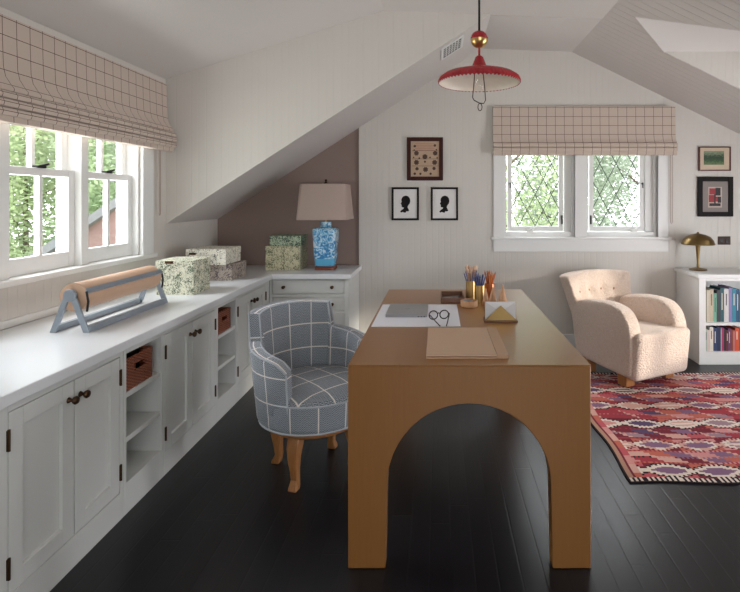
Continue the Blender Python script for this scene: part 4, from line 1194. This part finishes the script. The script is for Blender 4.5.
b = MB(); b.box(cx - .065, cx + .058, YB - .0165, YB - .0142, cz - .098, cz + .088); pr_ = b.build('print', plain('pale_print', (196, 178, 168), .7), s_)
b = MB()
for (a0, a1, c0, c1) in ((-.055, .0, .02, .075), (-.06, -.01, -.05, .015), (-.005, .03, -.045, .0)): b.box(cx + a0, cx + a1, YB - .018, YB - .0165, cz + c0, cz + c1)
b.build('red_shapes', plain('red_ink', (150, 54, 60), .7), pr_)
b = MB()
for (a0, a1, c0, c1) in ((.0, .045, .01, .08), (-.055, .045, -.085, -.06), (.02, .05, -.055, .0), (-.012, .002, -.06, .02)): b.box(cx + a0, cx + a1, YB - .0182, YB - .0165, cz + c0, cz + c1)
b.build('dark_shapes', plain('dark_ink', (50, 48, 52), .7), pr_)
# brown wall plate
x0, z1 = PXZ(717.6, 236.3); x1, z0 = PXZ(730.2, 244.7)
o_ = thing('wall_outlet', 'brown double outlet plate on the wall above the bookcase', 'outlet', ((x0 + x1) / 2, YB, z0))
b = MB(); b.box(x0, x1, YB - .008, YB - .0005, z0, z1); b.build('plate', plain('brown_plate', (66, 44, 32), .7), o_, bevel=.003)
for u in (.28, .72):
    b = MB(); cx = x0 + (x1 - x0) * u; b.box(cx - .017, cx + .017, YB - .0105, YB - .008, z0 + .02, z1 - .02); b.build('socket', M['black'], o_, bevel=.003)
# air vent on the left slope
v_ = thing('air_vent', 'white metal air vent grille on the sloped ceiling by the pendant', 'vent', (.11, 4.05, zl(.11)))
nrm = Vector((SL, 0, -1)).normalized(); along = Vector((1, 0, SL)).normalized()
def vp(a, y, h): return Vector((.02, 0, zl(.02))) + along * a + Vector((0, y, 0)) + nrm * h
def vbox(b, a0, a1, y0, y1, h0, h1): b.prism([vp(a0, y0, h0), vp(a1, y0, h0), vp(a1, y1, h0), vp(a0, y1, h0)], nrm * (h1 - h0))
LA = .205
b = MB(); vbox(b, 0, LA, 3.89, 3.915, .0005, .010); vbox(b, 0, LA, 4.165, 4.19, .0005, .010); vbox(b, 0, .022, 3.915, 4.165, .0005, .010); vbox(b, LA - .022, LA, 3.915, 4.165, .0005, .010); b.build('vent_frame', M['trim'], v_, bevel=.002)
b = MB(); vbox(b, .022, LA - .022, 3.915, 4.165, .0005, .006); b.build('dark_backing', M['black'], v_)  # flat black plate, the shade of the vent holes put into its colour
b = MB()
for k in range(1, 6): vbox(b, .022 + k * .0268 - .0035, .022 + k * .0268 + .0035, 3.915, 4.165, .0062, .0072)
for k in range(1, 5): vbox(b, .022, LA - .022, 3.915 + k * .05 - .007, 3.915 + k * .05 + .007, .0062, .0073)
b.build('grille', M['trim'], v_)

# ================================================================== OUTSIDE
b = MB(); b.box(-40, 40, 4.92, 60, -3.3, -3.2); b.box(-40, -2.3, -20, 4.92, -3.3, -3.2)
struct(b.build('ground', plain('lawn', (120, 140, 84), .9, var=.25, vs=2)))
def tree(label, x, y, z0, h, r, leafm, n, size, seed):
    rg = random.Random(seed)
    t_ = thing('tree', label, 'tree', (x, y, z0))
    b = MB(); top = z0 + h
    b.tube([(x, y, z0), (x + .1, y, z0 + h * .35), (x, y + .1, z0 + h * .6), (x + .05, y, z0 + h * .85)], [.10, .07, .045, .02], 8)
    for k in range(7):
        a = k * 2.4; zz = z0 + h * (.35 + .06 * k); b.tube([(x, y, zz), (x + r * .35 * math.cos(a), y + r * .35 * math.sin(a), zz + .4), (x + r * .7 * math.cos(a), y + r * .7 * math.sin(a), zz + .7)], [.03, .018, .008], 6)
    b.build('trunk', M['bark'], t_, smooth=True)
    b = MB(); cz = z0 + h * .62
    cl = [(rg.uniform(-.8, .8), rg.uniform(-.8, .8), rg.uniform(-.9, .8)) for _ in range(60)]
    cq = lambda g_: max(-.95, min(.95, g_))
    for _ in range(n):
        c = rg.choice(cl); p_ = Vector((x + r * cq(c[0] + rg.gauss(0, .17)), y + r * cq(c[1] + rg.gauss(0, .17)), cz + h * .42 * (c[2] + rg.gauss(0, .16))))
        d_ = Vector((rg.gauss(0, 1), rg.gauss(0, 1), rg.gauss(0, .6))).normalized(); e_ = d_.orthogonal().normalized(); s2 = size * rg.uniform(.6, 1.4)
        b.quad([p_ - d_ * s2, p_ + e_ * s2 * .5, p_ + d_ * s2, p_ - e_ * s2 * .5])
    b.build('foliage', M[leafm], t_)
tree('pale green tree filling the nearer left window panes', -10.0, 12.5, -3.2, 8.2, 1.5, 'leafA', 16000, .06, 1)
tree('green tree seen through the farther left window panes', -7.05, 12.3, -3.2, 8.0, 1.4, 'leafB', 16000, .06, 2)
tree('pale bushy tree behind the two others outside the left window', -10.5, 17.0, -3.2, 10.0, 2.9, 'leafC', 18000, .10, 3)
tree('green tree outside the left leaded window', 1.22, 10.0, -3.2, 7.8, 1.35, 'leafA', 17000, .045, 4)
tree('silvery tree outside the right leaded window', 4.2, 10.2, -3.2, 7.8, 1.35, 'leafC', 17000, .045, 5)
tree('green tree behind the two others outside the leaded windows', 3.4, 14.0, -3.2, 9.4, 2.4, 'leafC', 18000, .08, 6)
# neighbouring roofline seen low through the left window
nb_ = thing('outbuilding', 'red-brown gabled outbuilding seen through the left window', 'building', (-4.4, 9.3, -3.2))
b = MB(); wx0, wx1, wy, wd = -6.5, -3.4, 8.0, 2.4
def gz(x): return .96 + .67 * (x + 5.31)
b.prism([(wx0, wy, -3.2), (wx1, wy, -3.2), (wx1, wy, gz(wx1)), (wx0, wy, gz(wx0))], (0, wd, 0))
b.build('wall', groove_mat('red_siding', (126, 100, 96), 2, .14, .12, .8), nb_)
b = MB(); b.prism([(wx0 - .2, wy - .12, gz(wx0 - .2)), (wx1 + .2, wy - .12, gz(wx1 + .2)), (wx1 + .2, wy - .12, gz(wx1 + .2) + .14), (wx0 - .2, wy - .12, gz(wx0 - .2) + .14)], (0, wd + .24, 0))
b.build('roof', plain('grey_shingle', (112, 112, 114), .9, var=.2), nb_)
